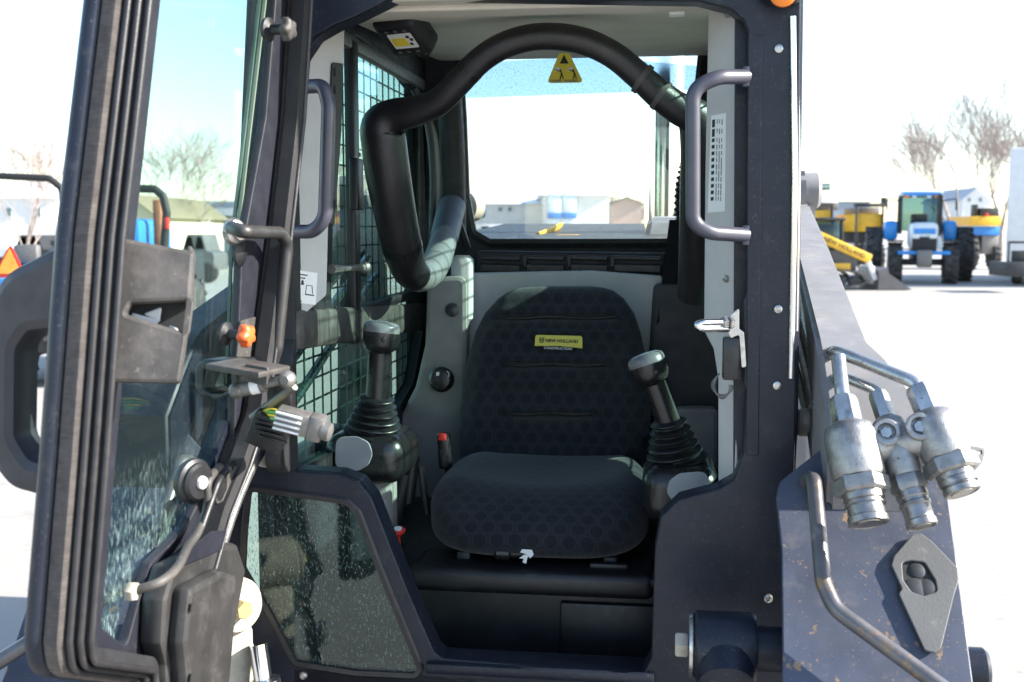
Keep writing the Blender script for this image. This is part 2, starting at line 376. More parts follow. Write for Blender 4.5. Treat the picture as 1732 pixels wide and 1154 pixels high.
# ---- left side wall: panel with upper and lower window openings
LS = LP(-.425)
up = [(604, 62), (672, 112), (712, 165), (728, 260), (724, 430), (700, 492), (560, 535), (572, 80)]
lo = [(500, 562), (560, 548), (710, 500), (716, 560), (700, 650), (660, 716), (500, 800), (470, 800)]
wl = [(.02, .70), (1.22, .70), (1.22, 2.10), (.02, 2.10)]
WALL = plate('side_wall', [wl, fillet(LS.px(up), .05, 6, True), fillet(LS.px(lo), .04, 6, True)], LS, .03, MATTE, LD, .004, -.03)
plate('side_wall', [wl, fillet([(.14, 1.46), (.66, 1.46), (.70, 1.72), (.94, 1.76), (.92, 1.94), (.84, 2.02), (.14, 2.02)], .05, 6, True), fillet([(.14, 1.16), (.60, 1.18), (.66, 1.36), (.14, 1.36)], .04, 6, True)], LP(.455), .03, MATTE, LD, .004, -.03)  # right wall: openings shaped to keep sun off the backrest but reach the armrest
for sgn, par_u in ((-1, -.44), (1, .445)):
    GP = LP(par_u)
    g = plate('side_window', [fillet([(.05, 1.12), (1.17, 1.12), (1.17, 2.04), (.05, 2.04)], .02, 4, True)], GP, .005, GLASS_S, LD)
    # sash posts and rails
    post = LS.px([(600, 60), (612, 560)])
    for a0 in (.44,):
        ob('window_post', box_bm((par_u - sgn * .012, a0, 1.70), (.022, .045, .66), None, .005), BLK, g)
    ob('window_rail', box_bm((par_u - sgn * .010, .60, 1.405), (.026, 1.15, .075), Matrix.Rotation(R(-3), 3, 'X'), .008), DUSTB, g)
    ob('window_rail', box_bm((par_u - sgn * .010, .60, 2.025), (.022, 1.15, .03), None, .005), STEELD, g)
    # guard mesh outside the glass, one wire at a time
    gu = par_u + sgn * .035
    G = ob('guard_frame', sweep_bm([V((gu, a, b)) for a, b in ((.06, 1.13), (1.18, 1.13), (1.18, 2.05), (.06, 2.05))], [(-.006, -.006), (-.006, .006), (.006, .006), (.006, -.006)], (1, 0, 0)), NAVY, LD)
    mv = mesh_of(tube_bm([(gu, 0, 1.13), (gu, 0, 2.05)], .0024, 6), 60); mh = mesh_of(tube_bm([(gu + .004 * sgn, .06, 0), (gu + .004 * sgn, 1.18, 0)], .0024, 6), 60)
    WIRE = mat('guard_wire', (.055, .07, .065), .45, .2, .15)
    for k in range(18): o = ob('wire', mv, WIRE, G); o.location = (0, .10 + k * .062, 0)
    for k in range(19): o = ob('wire', mh, WIRE, G); o.location = (0, 0, 1.17 + k * .046)
# window latch on the front sash
lt = LS.at(560, 455, .03); l2 = LS.at(618, 452, .05)
la = ob('window_latch', tube_bm([lt, lt.lerp(l2, .5), l2], [.010, .006, .008], 8), STEELD, LD)
ob('latch_knob', lathe_bm(l2 - V((.0, .004, 0)), (.3, .9, 0), [(.003, -.012), (.011, -.008), (.014, 0), (.011, .008), (.003, .012)], 14), STEELD, la)
ob('hinge_block', box_bm(LS.at(603, 312, .02), (.02, .05, .11), None, .004), BLK, WALL)
for py in (262, 352): ob('screw_head', lathe_bm(LS.at(608, py, .022), (1, -.3, 0), [(.005, 0), (.004, .003)], 10), CHROME, WALL)

# ---- grey front-left pillar trim with vent strip and label
PT = Plane(M, FP.at(505, 300, -.06), (1, 1.55, 0), (0, 0, 1))
TR = pplate('pillar_trim', [(470, -30), (584, 20), (582, 110), (572, 180), (556, 380), (553, 500), (520, 528), (502, 552), (494, 650), (488, 775), (478, 795), (440, 790), (440, 500)], PT, .012, GREY, LD, .012, .003, -.012)
pplate('vent_strip', [(559, 106), (577, 108), (574, 220), (562, 385), (546, 372)], PT, .007, DKM, TR, .006, .002, .0005)
for py in (122, 152, 345): ob('slot', box_bm(PT.at(566, py, .0082), (.004, .004, .016)), INK, TR)
pplate('label', [(503, 457), (536, 462), (533, 516), (501, 512)], PT, .0012, WHITE, TR, 0, 0, .0005)
for q in ([(506, 463), (519, 465), (519, 467), (506, 465)], [(506, 469), (515, 470), (515, 472), (506, 471)], [(509, 474), (512, 474), (513, 482), (508, 482)],
          [(517, 482), (526, 483), (525, 484), (518, 483)], [(517, 482), (518, 482), (516, 497), (515, 497)], [(526, 483), (527, 483), (528, 497), (527, 497)], [(515, 497), (530, 499), (530, 501), (515, 499)], [(504, 508), (509, 509), (509, 511), (504, 510)]):
    pplate('label_mark', q, PT, .0005, INK, TR, 0, 0, .0018)

# ---- right pillar inner trim, label strip
RT = Plane(M, FP.at(1250, 400, -.05), (-1, 1.6, 0), (0, 0, 1)); RT = Plane(M, RT.o, (1, -1.6, 0), (0, 0, 1))
RTR = pplate('pillar_trim', [(1198, -10), (1246, -10), (1244, 830), (1214, 850), (1214, 640), (1206, 590), (1190, 560), (1192, 300)], RT, .012, GREY, LD, .004, .003, -.012)
pplate('inner_flange', [(1243, -10), (1268, -10), (1264, 845), (1240, 845)], VP(.05), .008, NAVY, RTR, 0, .002, -.008)
LBL = pplate('label', [(1204, 196), (1229, 191), (1227, 358), (1198, 360)], RT, .0012, WHITE, RTR, 0, 0, .0005)
y = 203
while y < 345:
    h = 13 if y < 230 else 6
    t = (y - 196) / 164; x0 = 1206.5 - t * 3
    pplate('label_mark', [(x0, y), (x0 + 4.5, y - .8), (x0 + 4.2, y + h - .8), (x0 - .3, y + h)], RT, .0005, INK, RTR, 0, 0, .0018)
    for xx in (8, 12, 16):
        L = rnd.uniform(5, 11)
        pplate('label_mark', [(x0 + xx, y - 1), (x0 + xx + 1.1, y - 1.2), (x0 + xx + 1, y + L), (x0 + xx - .1, y + L)], RT, .0005, STEELD, RTR, 0, 0, .0018)
    y += h + (3 if y < 230 else 5)
for px, py in ((1232, 25), (1229, 472)): ob('screw_head', lathe_bm(RT.at(px, py, .001), RT.n, [(.007, 0), (.006, .004), (.002, .005)], 14), CHROME, RTR)

# ---- rear wall with window
RW = VP(1.2)
rw_open = [(775, 70), (1190, 70), (1172, 240), (1146, 400), (1130, 411), (830, 412), (800, 395), (788, 330), (783, 200)]
RWALL = plate('rear_wall', [RW.px([(690, 40), (1260, 40), (1260, 900), (690, 900)]), fillet(RW.px(rw_open), .03, 6, True)], RW, .04, MATTE, LD, .004, -.04)
gpts = [RW.to(a, b, .004) for a, b in fillet(RW.px(rw_open), .03, 6, True)]
RG = plate('rear_window', [fillet(RW.px(rw_open), .03, 6, True)], RW, .005, GLASS_R, LD, 0, -.03)
ob('gasket', sweep_bm(gpts, [(-.012, -.006), (-.012, .008), (0, .012), (.012, .006), (.012, -.006)], (0, -1, 0)), RUB, RG)
# mouldings on the left rear corner
ptube('corner_moulding', [(700, 150, 1.02), (722, 200, 1.05), (733, 300, 1.05), (728, 470, 1.05)], .010, BLK, WALL, cr=True)
ptube('corner_moulding', [(722, 190, 1.08), (738, 240, 1.10), (742, 330, 1.10), (736, 460, 1.10)], .006, GREYD, WALL, cr=True)
ptube('corner_moulding', [(760, 160, 1.12), (765, 260, 1.13), (768, 400, 1.13)], .035, MATTE, WALL, cr=True)
# sun film strip along the top of the rear glass
FILM = glass('sun_film', (.72, .82, .90), .35, 220, .55, .7, None, (.10, .11, .14))
pplate('sun_film', [(776, 128), (850, 104), (1000, 96), (1180, 112), (1180, 152), (790, 166)], VP(1.215), .0015, FILM, RG)
# hanging safety tag
TG = VP(.93)
tg = pplate('hanging_tag', [(946, 90), (963, 90), (987, 140), (925, 141)], TG, .002, YELT, LD, .008)
pplate('tag_mark', [(954, 93), (962, 108), (947, 108)], TG, .0006, INK, tg, 0, 0, .0022)
for cx in (944, 966):
    pplate('tag_mark', fillet([(cx - 5, 115), (cx + 4, 114), (cx + 4, 120), (cx - 5, 121)], 2), TG, .0006, WHITE, tg, 0, 0, .0022)
    ptube('tag_figure', [(cx + 3, 117, 0.9275), (cx + 6, 124, 0.9275), (cx + 3, 134, 0.9275)], .0016, INK, tg, n=6)
    ptube('tag_figure', [(cx + 6, 124, 0.9275), (cx + 9, 134, 0.9275)], .0013, INK, tg, n=6)
    ptube('tag_figure', [(cx - 4, 118, 0.9275), (cx + 4, 121, 0.9275)], .0013, INK, tg, n=6)
for k, (x0, x1) in enumerate(((930, 950), (953, 978), (932, 949), (955, 975))):
    pplate('tag_text_line', [(x0, 135.5 + 2.2 * (k // 2)), (x1, 135.3 + 2.2 * (k // 2)), (x1, 136.6 + 2.2 * (k // 2)), (x0, 136.8 + 2.2 * (k // 2))], TG, .0005, STEELD, tg, 0, 0, .0022)

# ---- moulded liners behind and beside the seat
lin = pplate('rear_liner', [(722, 470), (790, 465), (790, 900), (640, 900), (640, 760), (672, 712), (702, 655), (718, 585)], VP(.88), .05, GREYD, LD, .03, .012, -.05)
pplate('rear_liner', [(1105, 480), (1235, 480), (1235, 720), (1090, 720)], VP(.95), .05, mat('shaded_liner', (.035, .036, .04), .6), LD, .02, .01, -.05)  # shade on the right liner is painted in as a near-black tone
pplate('side_liner', [(1150, 690), (1216, 690), (1214, 900), (1080, 900), (1090, 720)], VP(.80), .05, GREYD, LD, .02, .012, -.05)
ob('grey_canister', lathe_bm(M.v(781, 545, .92), V((.02, 0, 1)), [(.02, 0), (.030, .01), (.030, .15), (.028, .165), (.018, .175)], 20), GREY, LD)
ob('canister_cap', lathe_bm(M.v(768, 525, .90), V((0, -1, .1)), [(.012, 0), (.018, .01), (.018, .03), (.006, .035)], 12), BLK, LD)
SP = pplate('seat_back_panel', [(783, 470), (795, 462), (1000, 458), (1122, 467), (1110, 590), (1100, 720), (790, 720)], VP(1.0), .03, GREY, LD, .012, .008, -.03)
SH = pplate('parcel_shelf', [(806, 424), (1126, 428), (1122, 470), (806, 470)], VP(1.08), .04, MATTE, LD, .006, .006, -.04)
for x0, x1 in ((812, 880), (890, 955), (965, 1028), (1038, 1118)):
    pplate('shelf_bar', [(x0, 432), (x1, 434), (x1, 441), (x0, 439)], VP(1.07), .012, BLK, SH, .002, .003, -.004)
    pplate('shelf_bar', [(x0, 446), (x1, 448), (x1, 462), (x0, 460)], VP(1.07), .012, BLK, SH, .002, .003, -.004)
for x in (884, 959, 1032): pplate('shelf_clip', [(x, 433), (x + 8, 433), (x + 7, 452), (x + 1, 452)], VP(1.065), .01, DKM, SH, .002, .002, -.002)

# ---- footwell, seat base, floor
FW1 = ob('cab_floor', box_bm((0, .55, .60), (.93, 1.25, .03), None, .004), MATTE, LD)
ob('footwell_side', box_bm((-.455, .64, .86), (.02, 1.2, .55), None, .004), MATTE, LD)
ob('footwell_side', box_bm((.455, .64, .86), (.02, 1.2, .55), None, .004), MATTE, LD)
ob('side_skirt', box_bm((-.50, .30, .86), (.035, .50, .62), None, .006), NAVY, LD)
SB = ob('seat_base', box_bm((0, .72, .76), (.80, .90, .32), None, .012, 3), BLK, LD)
ob('base_ledge', box_bm((-.01, .30, .905), (.50, .16, .05), None, .015, 3), BLK, SB)
ob('base_hatch', box_bm((.16, .262, .76), (.22, .02, .20), None, .006, 2), BLK, SB)
ob('base_slab', box_bm((-.0, .26, .915), (.74, .07, .02), None, .006, 2), BLK, SB)
SILL = ob('door_sill', box_bm((.035, .03, .812), (.42, .09, .02), None, .004), NAVY, LD)
# pull knob
pk = M.v(674, 905, .30)
PK = ob('pull_knob', lathe_bm(pk, V((.0, -.35, 1)), [(.003, -.03), (.003, 0), (.008, .001), (.014, .006), (.016, .012), (.010, .015)], 18), RED, LD)
ob('knob_cap', lathe_bm(pk + V((0, -.35, 1)).normalized() * .0155, V((0, -.35, 1)), [(.009, 0), (.009, .001)], 16), WHITE, PK)

# ---- seat
def fabric(name, ax, ay):
    m = bpy.data.materials.new(name); m.use_nodes = True; nt = m.node_tree; b = nt.nodes['Principled BSDF']
    def mth(op, a, b_=None):
        n = nd(nt, 'Math', operation=op)
        for i, q in enumerate((a, b_)):
            if q is None: continue
            if isinstance(q, (int, float)): n.inputs[i].default_value = q
            else: nt.links.new(q, n.inputs[i])
        return n.outputs[0]
    tc = nd(nt, 'TexCoord'); sp = nd(nt, 'SeparateXYZ'); nt.links.new(tc.outputs['Object'], sp.inputs[0])
    s = .037
    y = mth('DIVIDE', sp.outputs[2] if ay == 2 else mth('ADD', sp.outputs[1], sp.outputs[2]), s * .82); row = mth('FLOOR', y)
    x = mth('ADD', mth('DIVIDE', sp.outputs[ax], s), mth('MULTIPLY', mth('MODULO', mth('ADD', row, 100), 2), .5))
    fx = mth('SUBTRACT', mth('FRACT', x), .5); fy = mth('MULTIPLY', mth('SUBTRACT', mth('FRACT', y), .5), .82)
    d = mth('SQRT', mth('ADD', mth('MULTIPLY', fx, fx), mth('MULTIPLY', fy, fy)))
    disc = mth('MULTIPLY', ramp(nt, d, .40, .32), .6)
    # a leaf of slanting veins inside each disc
    vein = mth('SINE', mth('ADD', mth('MULTIPLY', mth('ABSOLUTE', fx), 42), mth('MULTIPLY', fy, 34)))
    v2 = ramp(nt, vein, .35, .75); ring = ramp(nt, mth('ABSOLUTE', mth('SUBTRACT', d, .41)), .035, .01)
    n1 = noise(nt, 900, 2); n2 = noise(nt, 9, 3)
    base = mixc(nt, ramp(nt, n1, .35, .65), (.012, .0155, .021), (.021, .026, .032))
    base = mixc(nt, mth('MULTIPLY', ring, .5), base, (.036, .042, .05))
    dk = mixc(nt, mth('MULTIPLY', v2, .55), (.0095, .0095, .0125), (.017, .019, .023))
    c = mixc(nt, disc, base, dk)
    c = mixc(nt, mth('MULTIPLY', ramp(nt, n2, .5, .8), .22), c, (.055, .055, .052))
    nt.links.new(c, b.inputs['Base Color']); b.inputs['Roughness'].default_value = .95; b.inputs['Specular IOR Level'].default_value = .2
    b.inputs['Sheen Weight'].default_value = .15
    bp = nd(nt, 'Bump'); bp.inputs['Strength'].default_value = .35; bp.inputs['Distance'].default_value = .001
    nt.links.new(n1, bp.inputs['Height']); nt.links.new(bp.outputs[0], b.inputs['Normal']); return m
FAB1, FAB2 = fabric('seat_fabric_back', 0, 2), fabric('seat_fabric_cushion', 0, 1)
SEAT = empty('seat', M.v(905, 900, .45), 0, LD)
S0 = SEAT.location.copy()
rows = [(484, 905, 1000), (487, 880, 1022), (492, 862, 1038), (505, 843, 1055), (530, 820, 1073), (560, 805, 1083), (600, 793, 1092), (650, 783, 1099), (700, 778, 1101), (750, 776, 1096), (785, 779, 1087), (800, 786, 1080)]
def vback(py): return .84 - (py - 484) / 316 * .12
sub = []
for (y0, l0, r0), (y1, l1, r1) in zip(rows, rows[1:]):
    k = max(1, round((y1 - y0) / 4))
    for i in range(k):
        t = i / k; sub.append((y0 + (y1 - y0) * t, l0 + (l1 - l0) * t, r0 + (r1 - r0) * t))
sub.append(rows[-1])
grooves = ((537, 842, 1050), (617, 856, 1032), (700, 862, 1012))
bm = bmesh.new(); NC = 40; front = []; back = []
for (py, xl, xr) in sub:
    v0 = vback(py); A, B = M.v(xl, py, v0), M.v(xr, py, v0); fr_, bk_ = [], []
    e = min((py - 484) / 26, 1.0); f = min((800 - py) / 30, 1.0); edge = math.sqrt(max(0, 1 - (1 - e) ** 2)) * (.5 + .5 * math.sqrt(max(0, f)))
    for j in range(NC + 1):
        s = -math.cos(math.pi * j / NC); p = A.lerp(B, (s + 1) / 2)
        dome = (1 - abs(s) ** 5) ** .55 * edge
        bol = .018 * math.exp(-((abs(s) - .78) / .12) ** 2) * (1 if py > 560 else max(0, (py - 500) / 60))
        g = 0; pxx = xl + (xr - xl) * (s + 1) / 2
        for gy, gl, gr in grooves:
            side = 1 / (1 + math.exp(-(pxx - gl) / 4)) * 1 / (1 + math.exp((pxx - gr) / 4))
            g += .034 * math.exp(-((py - gy) / 4.0) ** 2) * side - .012 * math.exp(-((py - gy - 16) / 15.0) ** 2) * side - .005 * math.exp(-((py - gy + 14) / 9.0) ** 2) * side
        fr_.append(bm.verts.new(p + V((0, -.045 * dome - bol + g, 0)) - S0)); bk_.append(bm.verts.new(p + V((0, .05 * dome, 0)) - S0))
    front.append(fr_); back.append(bk_)
for i in range(len(front) - 1):
    for j in range(NC):
        bm.faces.new((front[i][j], front[i][j + 1], front[i + 1][j + 1], front[i + 1][j]))
        bm.faces.new((back[i][j + 1], back[i][j], back[i + 1][j], back[i + 1][j + 1]))
for Rr in (0, -1):
    for j in range(NC): bm.faces.new((front[Rr][j + 1], front[Rr][j], back[Rr][j], back[Rr][j + 1]))
bmesh.ops.remove_doubles(bm, verts=bm.verts, dist=1e-5)
BR = ob('backrest', bm, FAB1, SEAT, 80)
for gy, gl, gr in grooves:
    sm = [M.v(gl + (gr - gl) * t / 12, gy + 1.5 * math.sin(t * .9), vback(gy) - .031) - S0 for t in range(13)]
    ob('seam_shade', tube_bm(sm, [.0012] + [.0042] * 11 + [.0012], 8), INK, SEAT, 80)  # dark tube paints the shade along the bottom of each seam groove
# cushion: a superellipsoid with a waterfall front and a dished middle
cc = V((-.008, .50, 1.015)); bm = bmesh.new(); nu, nv = 56, 26; rings = []
sg = lambda x, p: math.copysign(abs(x) ** p, x)
for i in range(nv + 1):
    ph = -math.pi / 2 + math.pi * i / nv; ring = []
    for j in range(nu):
        th = 2 * math.pi * j / nu
        c_, s_ = math.cos(ph), math.sin(ph)
        x = .240 * sg(c_, .38) * sg(math.cos(th), .52); y = .255 * sg(c_, .42) * sg(math.sin(th), .60); z = .072 * sg(s_, .68)
        if y < -.05: x *= 1 + .02 * (-y - .05) / .2
        if y > .05: x *= 1 - .16 * (y - .05) / .2
        if z > 0:
            z -= .020 * math.exp(-(x / .12) ** 2) * math.exp(-((y - .02) / .16) ** 2); z += .016 * math.exp(-((abs(x) - .19) / .05) ** 2)
            z -= .030 * max(0, (-y - .13) / .12) ** 1.5; z += .02 * y
        else: z -= .015 * max(0, -y) / .25
        ring.append(bm.verts.new(cc + V((x, y, z)) - S0))
    rings.append(ring)
for A, B in zip(rings, rings[1:]):
    for j in range(nu): bm.faces.new((A[j], A[(j + 1) % nu], B[(j + 1) % nu], B[j]))
bmesh.ops.remove_doubles(bm, verts=bm.verts, dist=1e-5)
CU = ob('cushion', bm, FAB2, SEAT, 80)
# woven badge on the backrest
bd = Plane(M, M.v(945, 579, vback(579) - .056), (1, 0, 0), (0, .22, 1)); bd.o -= S0
def bpx(pts): return [((x - 945) / F * 2.76, -(y - 580) / F * 2.76) for x, y in pts]
badge = plate('badge', [fillet(bpx([(905, 568), (985, 569), (986, 590), (945, 586.5), (904, 587)]), [.006, .006, .001, 0, .001], 4, True)], bd, .002, mat('woven_yellow', (.62, .55, .10), .8, 0, .08, 200), SEAT)
text('NEW HOLLAND', .0108, bd, bpx([(950.5, 578.3)])[0][0], bpx([(950, 578.3)])[0][1], .0026, INK, SEAT, R(-1), stretch=1.02, bold=.0004)
text('CONSTRUCTION', .0088, bd, bpx([(944, 591)])[0][0], bpx([(944, 591)])[0][1], .0026, WHITE, SEAT, R(-1.5), stretch=1.0)
lx, ly = bpx([(916, 577)])[0]
for sx in (-1, 1):
    for k in range(3): plate('emblem_leaf', [[(lx + sx * .0008, ly - .004 + k * .0036), (lx + sx * .0060, ly - .001 + k * .0034), (lx + sx * .0062, ly + .0018 + k * .0026), (lx + sx * .0008, ly - .0012 + k * .0036)]], bd, .0006, INK, SEAT, 0, .0022)
plate('emblem_leaf', [[(lx - .004, ly - .0065), (lx + .004, ly - .0065), (lx + .0062, ly - .003), (lx, ly - .005), (lx - .0062, ly - .003)]], bd, .0006, INK, SEAT, 0, .0022)
# adjuster under the cushion front, arrow tag
ad = M.v(862, 935, .27) - S0
ADJ = ob('seat_adjuster', lathe_bm(ad + V((-.03, 0, 0)), (1, 0, 0), [(.012, 0), (.016, .004), (.016, .03), (.011, .034), (.011, .06), (.013, .062), (.013, .075)], 14), BLKG, SEAT)
atag = VP(.252); 
pplate('arrow_tag', [(880, 934), (884, 928), (899, 928), (903, 938), (897, 944), (890, 937)], atag, .002, WHITE, LD)
pplate('arrow_tag', [(878, 944), (887, 938), (895, 939), (892, 944), (890, 953), (884, 951), (886, 945)], atag, .002, WHITE, LD)
for x, s in ((690, 1), (1000, -1)):
    ob('seat_rail', box_bm(V((-.16 if s > 0 else .15, .50, .925)) - S0, (.03, .40, .04), None, .006), DKM, SEAT)
ob('slide_lever', box_bm(M.v(1030, 958, .28) - S0, (.08, .02, .015), None, .005), BLK, SEAT)

# ---- joysticks on their pods
def joystick(kx, ky, sx, sy, bx, by, v, pod_c, pod_s, tilt, inset, label):
    K, S, B = M.v(kx, ky, v), M.v(sx, sy, v + .01), M.v(bx, by, v + .02)
    o0 = B.copy(); o0.z -= .14
    J = empty('joystick', o0, 0, LD, label=label)
    ax = (K - S).normalized()
    ob('grip', tube_bm([S - o0 - ax * .02, S.lerp(K, .3) - o0, S.lerp(K, .8) - o0, K - o0], [.0255, .0245, .0235, .024], 18), BLKG, J)
    top = K - ax * .035 - o0; X = ax.orthogonal()
    kb = lathe_bm(top, ax, [(.022, 0), (.034, .008), (.0385, .022), (.0385, .048), (.036, .054)], 26)
    k_ = ob('knob', kb, BLKG, J, 50)
    ob('knob_cap', lathe_bm(top + ax * .0545, ax + V((0, .15, 0)), [(.0385, -.012), (.0388, -.002), (.036, .005), (.026, .010), (.008, .012)], 26), mat('lit_cap_grey', (.14, .143, .147), .25), J, 50)  # grey tone paints the highlight on top of the black knob
    ob('thumb_button', lathe_bm(top + ax * .030 + V((.014, -.036, 0)), (.2, -1, -.1), [(.0055, 0), (.005, .004), (.002, .005)], 12), BLK, J)
    # bellows
    pr = []; H = (S - B).length + .004
    for i in range(49):
        t = i / 48; r = .060 - .030 * t ** .8; pr.append((r + .0062 * math.cos(t * 5.5 * 2 * math.pi), t * H))
    ob('bellows', lathe_bm(B - o0, (S - B), pr, 30), mat('bellows_rubber', (.010, .010, .011), .38, 0, .2, 40), J, 70)
    pc = M.v(pod_c[0], pod_c[1], v + .04) - o0
    pod = ob('pod', box_bm(pc, pod_s, Matrix.Rotation(tilt, 3, 'X'), .042, 6), BLKG, J, 60)
    return J, pod, o0
JL, podL, oL = joystick(645, 568, 638, 672, 632, 728, .30, (630, 766), (.175, .19, .108), R(0), None, 'joystick left of the seat, upright grip, domed cap toned as if lit')
JR, podR, oR = joystick(1097, 622, 1130, 712, 1143, 778, .30, (1150, 822), (.155, .22, .12), R(0), None, 'joystick right of the seat, grip leaning inwards, domed cap toned as if lit')
def inset(px, v, par, o0):
    P_ = VP(v); o = pplate('pod_inset', px, P_, .004, mat('inset_grey', (.30, .31, .32), .6), None, .02, .001); o.location = -o0; o.parent = par.parent
    return o
inset([(569, 739), (605, 738), (625, 748), (631, 768), (624, 786), (608, 796), (567, 793)], .232, podL, oL)
inset([(1132, 812), (1150, 800), (1197, 796), (1200, 838), (1140, 850), (1127, 833)], .220, podR, oR)
# bracket and levers below the left pod
for k, (x0, y0, x1, y1, r_) in enumerate(((700, 770, 690, 850, .014), (686, 800, 660, 900, .018), (712, 790, 722, 870, .008))):
    ptube('pod_bracket', [(x0, y0, .45), (x1, y1, .45)], r_, DKM if k else BLK, LD)
ob('pod_post', box_bm(M.v(632, 880, .34), (.09, .10, .20), None, .02), GREYD, LD)
ob('pod_post', box_bm(M.v(1165, 900, .36), (.09, .10, .18), None, .02), MATTE, LD)

# ---- belt buckle, belt strap, socket
bk = M.v(752, 762, .52)
BK = ob('belt_buckle', box_bm(bk, (.030, .022, .085), Matrix.Rotation(R(-4), 3, 'Y'), .007, 3), BLKG, LD)
ob('release_button', box_bm(M.v(748, 739, .505), (.018, .006, .018), None, .003), RED, BK)
ob('buckle_stalk', tube_bm([M.v(757, 785, .53), M.v(762, 850, .58)], .008, 8), BLK, BK)
sk = M.v(748, 642, .83)
SKT = ob('power_socket', lathe_bm(sk, (0, -1, .1), [(.032, 0), (.033, .012), (.028, .020), (.026, .022)], 26), BLK, LD)
ob('socket_lid', lathe_bm(sk + V((0, -.022, .002)), (0, -1, .1), [(.026, 0), (.024, .006), (.01, .008)], 26), BLKG, SKT)
pplate('socket_mark', [(738, 630), (743, 629), (743, 635), (738, 636)], VP(.798), .001, WHITE, SKT)
ptube('socket_mark', [(756, 628, .798), (760, 632, .797), (759, 638, .797)], .0012, WHITE, SKT, n=6)
bl = [(1146, 372, 1.00), (1140, 420, .97), (1128, 520, .95), (1112, 640, .92), (1098, 790, .62)]
P_ = [M.v(*p) for p in bl]; bm = bmesh.new(); pv = None
for p in crom(P_, 5):
    a, b = bm.verts.new(V(p) + V((-.021, 0, 0))), bm.verts.new(V(p) + V((.021, .006, 0)))
    if pv: bm.faces.new((pv[0], pv[1], b, a))
    pv = (a, b)
bmesh.ops.solidify(bm, geom=bm.faces[:], thickness=.003)
ob('seat_belt', bm, BELT, LD, 60)
hp = [M.v(*p) for p in ((1157, 278, 1.05), (1150, 320, 1.05), (1148, 368, 1.06))]; pts = [V(q) for q in crom(hp, 24)]
ob('corrugated_hose', tube_bm(pts, [.011 + .0045 * math.cos(i * 1.05 * math.pi / 2.6) for i in range(len(pts))], 12), BLK, LD, 70)
ptube('coat_hook_hose', [(1150, 365, 1.05), (1165, 380, 1.05), (1155, 420, 1.05), (1158, 490, 1.05)], .012, BLKG, LD, cr=True)

# ---- padded lap bar, swung up
lb = [(1177, 500, .56, .041), (1180, 420, .50, .041), (1182, 320, .42, .040), (1183, 245, .36, .039), (1176, 200, .33, .037), (1150, 185, .31, .032), (1115, 160, .29, .029), (1080, 128, .27, .027), (1035, 92, .25, .026), (980, 68, .24, .026), (915, 62, .24, .026),
      (860, 74, .24, .026), (815, 100, .25, .026), (775, 140, .27, .027), (742, 172, .29, .028), (705, 188, .31, .031), (668, 196, .33, .036), (648, 214, .34, .046), (650, 248, .35, .048), (657, 300, .37, .048), (668, 360, .41, .046), (681, 420, .46, .044), (694, 458, .52, .040), (715, 468, .60, .036), (735, 450, .71, .036), (748, 415, .84, .035), (760, 366, 1.0, .034)]
P_ = [tuple(M.v(*p[:3])) + (p[3],) for p in lb]; P_ = crom(P_, 5); k_ = 23 * 5 - 3
LB = ob('lap_bar', tube_bm([p[:3] for p in P_[:k_ + 1]], [p[3] for p in P_[:k_ + 1]], 24), mat('foam_black', (.012, .011, .013), .40, 0, .25, 18, .35, 160, [((.024, .022, .022), 7, .5, .8), ((.06, .055, .05), 180, .67, .73)]), LD, 80)
ob('armrest_pad', tube_bm([p[:3] for p in P_[k_:]], [p[3] * .985 for p in P_[k_:]], 24), mat('grey_foam', (.15, .15, .155), .55, 0, .15, 18, .25, 200), LB, 80)
for q in (62, 104): ob('foam_joint', tube_bm([P_[q][:3], P_[q + 1][:3]], P_[q][3] * 1.02, 24), BLKG, LB, 60)
for s in ((1087, 134, .275), (1118, 162, .29)):
    c = M.v(*s); ob('foam_joint', tube_bm([c + V((-.004, 0, .003)), c + V((.004, 0, -.003))], .0315, 20), DUSTB, LB)
ob('pivot_sleeve', tube_bm([M.v(750, 408, .87), M.v(760, 366, 1.0), M.v(766, 348, 1.04)], [.0365, .038, .036], 20), mat('sleeve_grey', (.07, .075, .09), .45), LB, 60)
ptube('pivot_arm', [(766, 352, 1.03), (776, 380, 1.07), (790, 420, 1.1)], .012, BLK, LB)

# ---- grab handles on both pillars
HND = mat('handle_paint', (.055, .055, .075), .38, 0, .12, 20, coat=.1)
for nm, pts in (('left', [(500, 148, .0), (548, 145, -.05), (556, 180, -.055), (550, 370, -.055), (530, 392, -.05), (478, 392, 0)]), ('right', [(1262, 130, -.003), (1215, 130, -.05), (1172, 150, -.055), (1172, 378, -.055), (1200, 394, -.05), (1262, 398, -.003)])):
    P_ = fillet([M.v(*p) for p in pts], .045, 8)
    H = ob('grab_handle', tube_bm(P_, .0128, 14), HND, LD, 60)
    for e in (0, -1): ob('weld_pad', box_bm(P_[e], (.012, .016, .035), None, .003), HND, H)

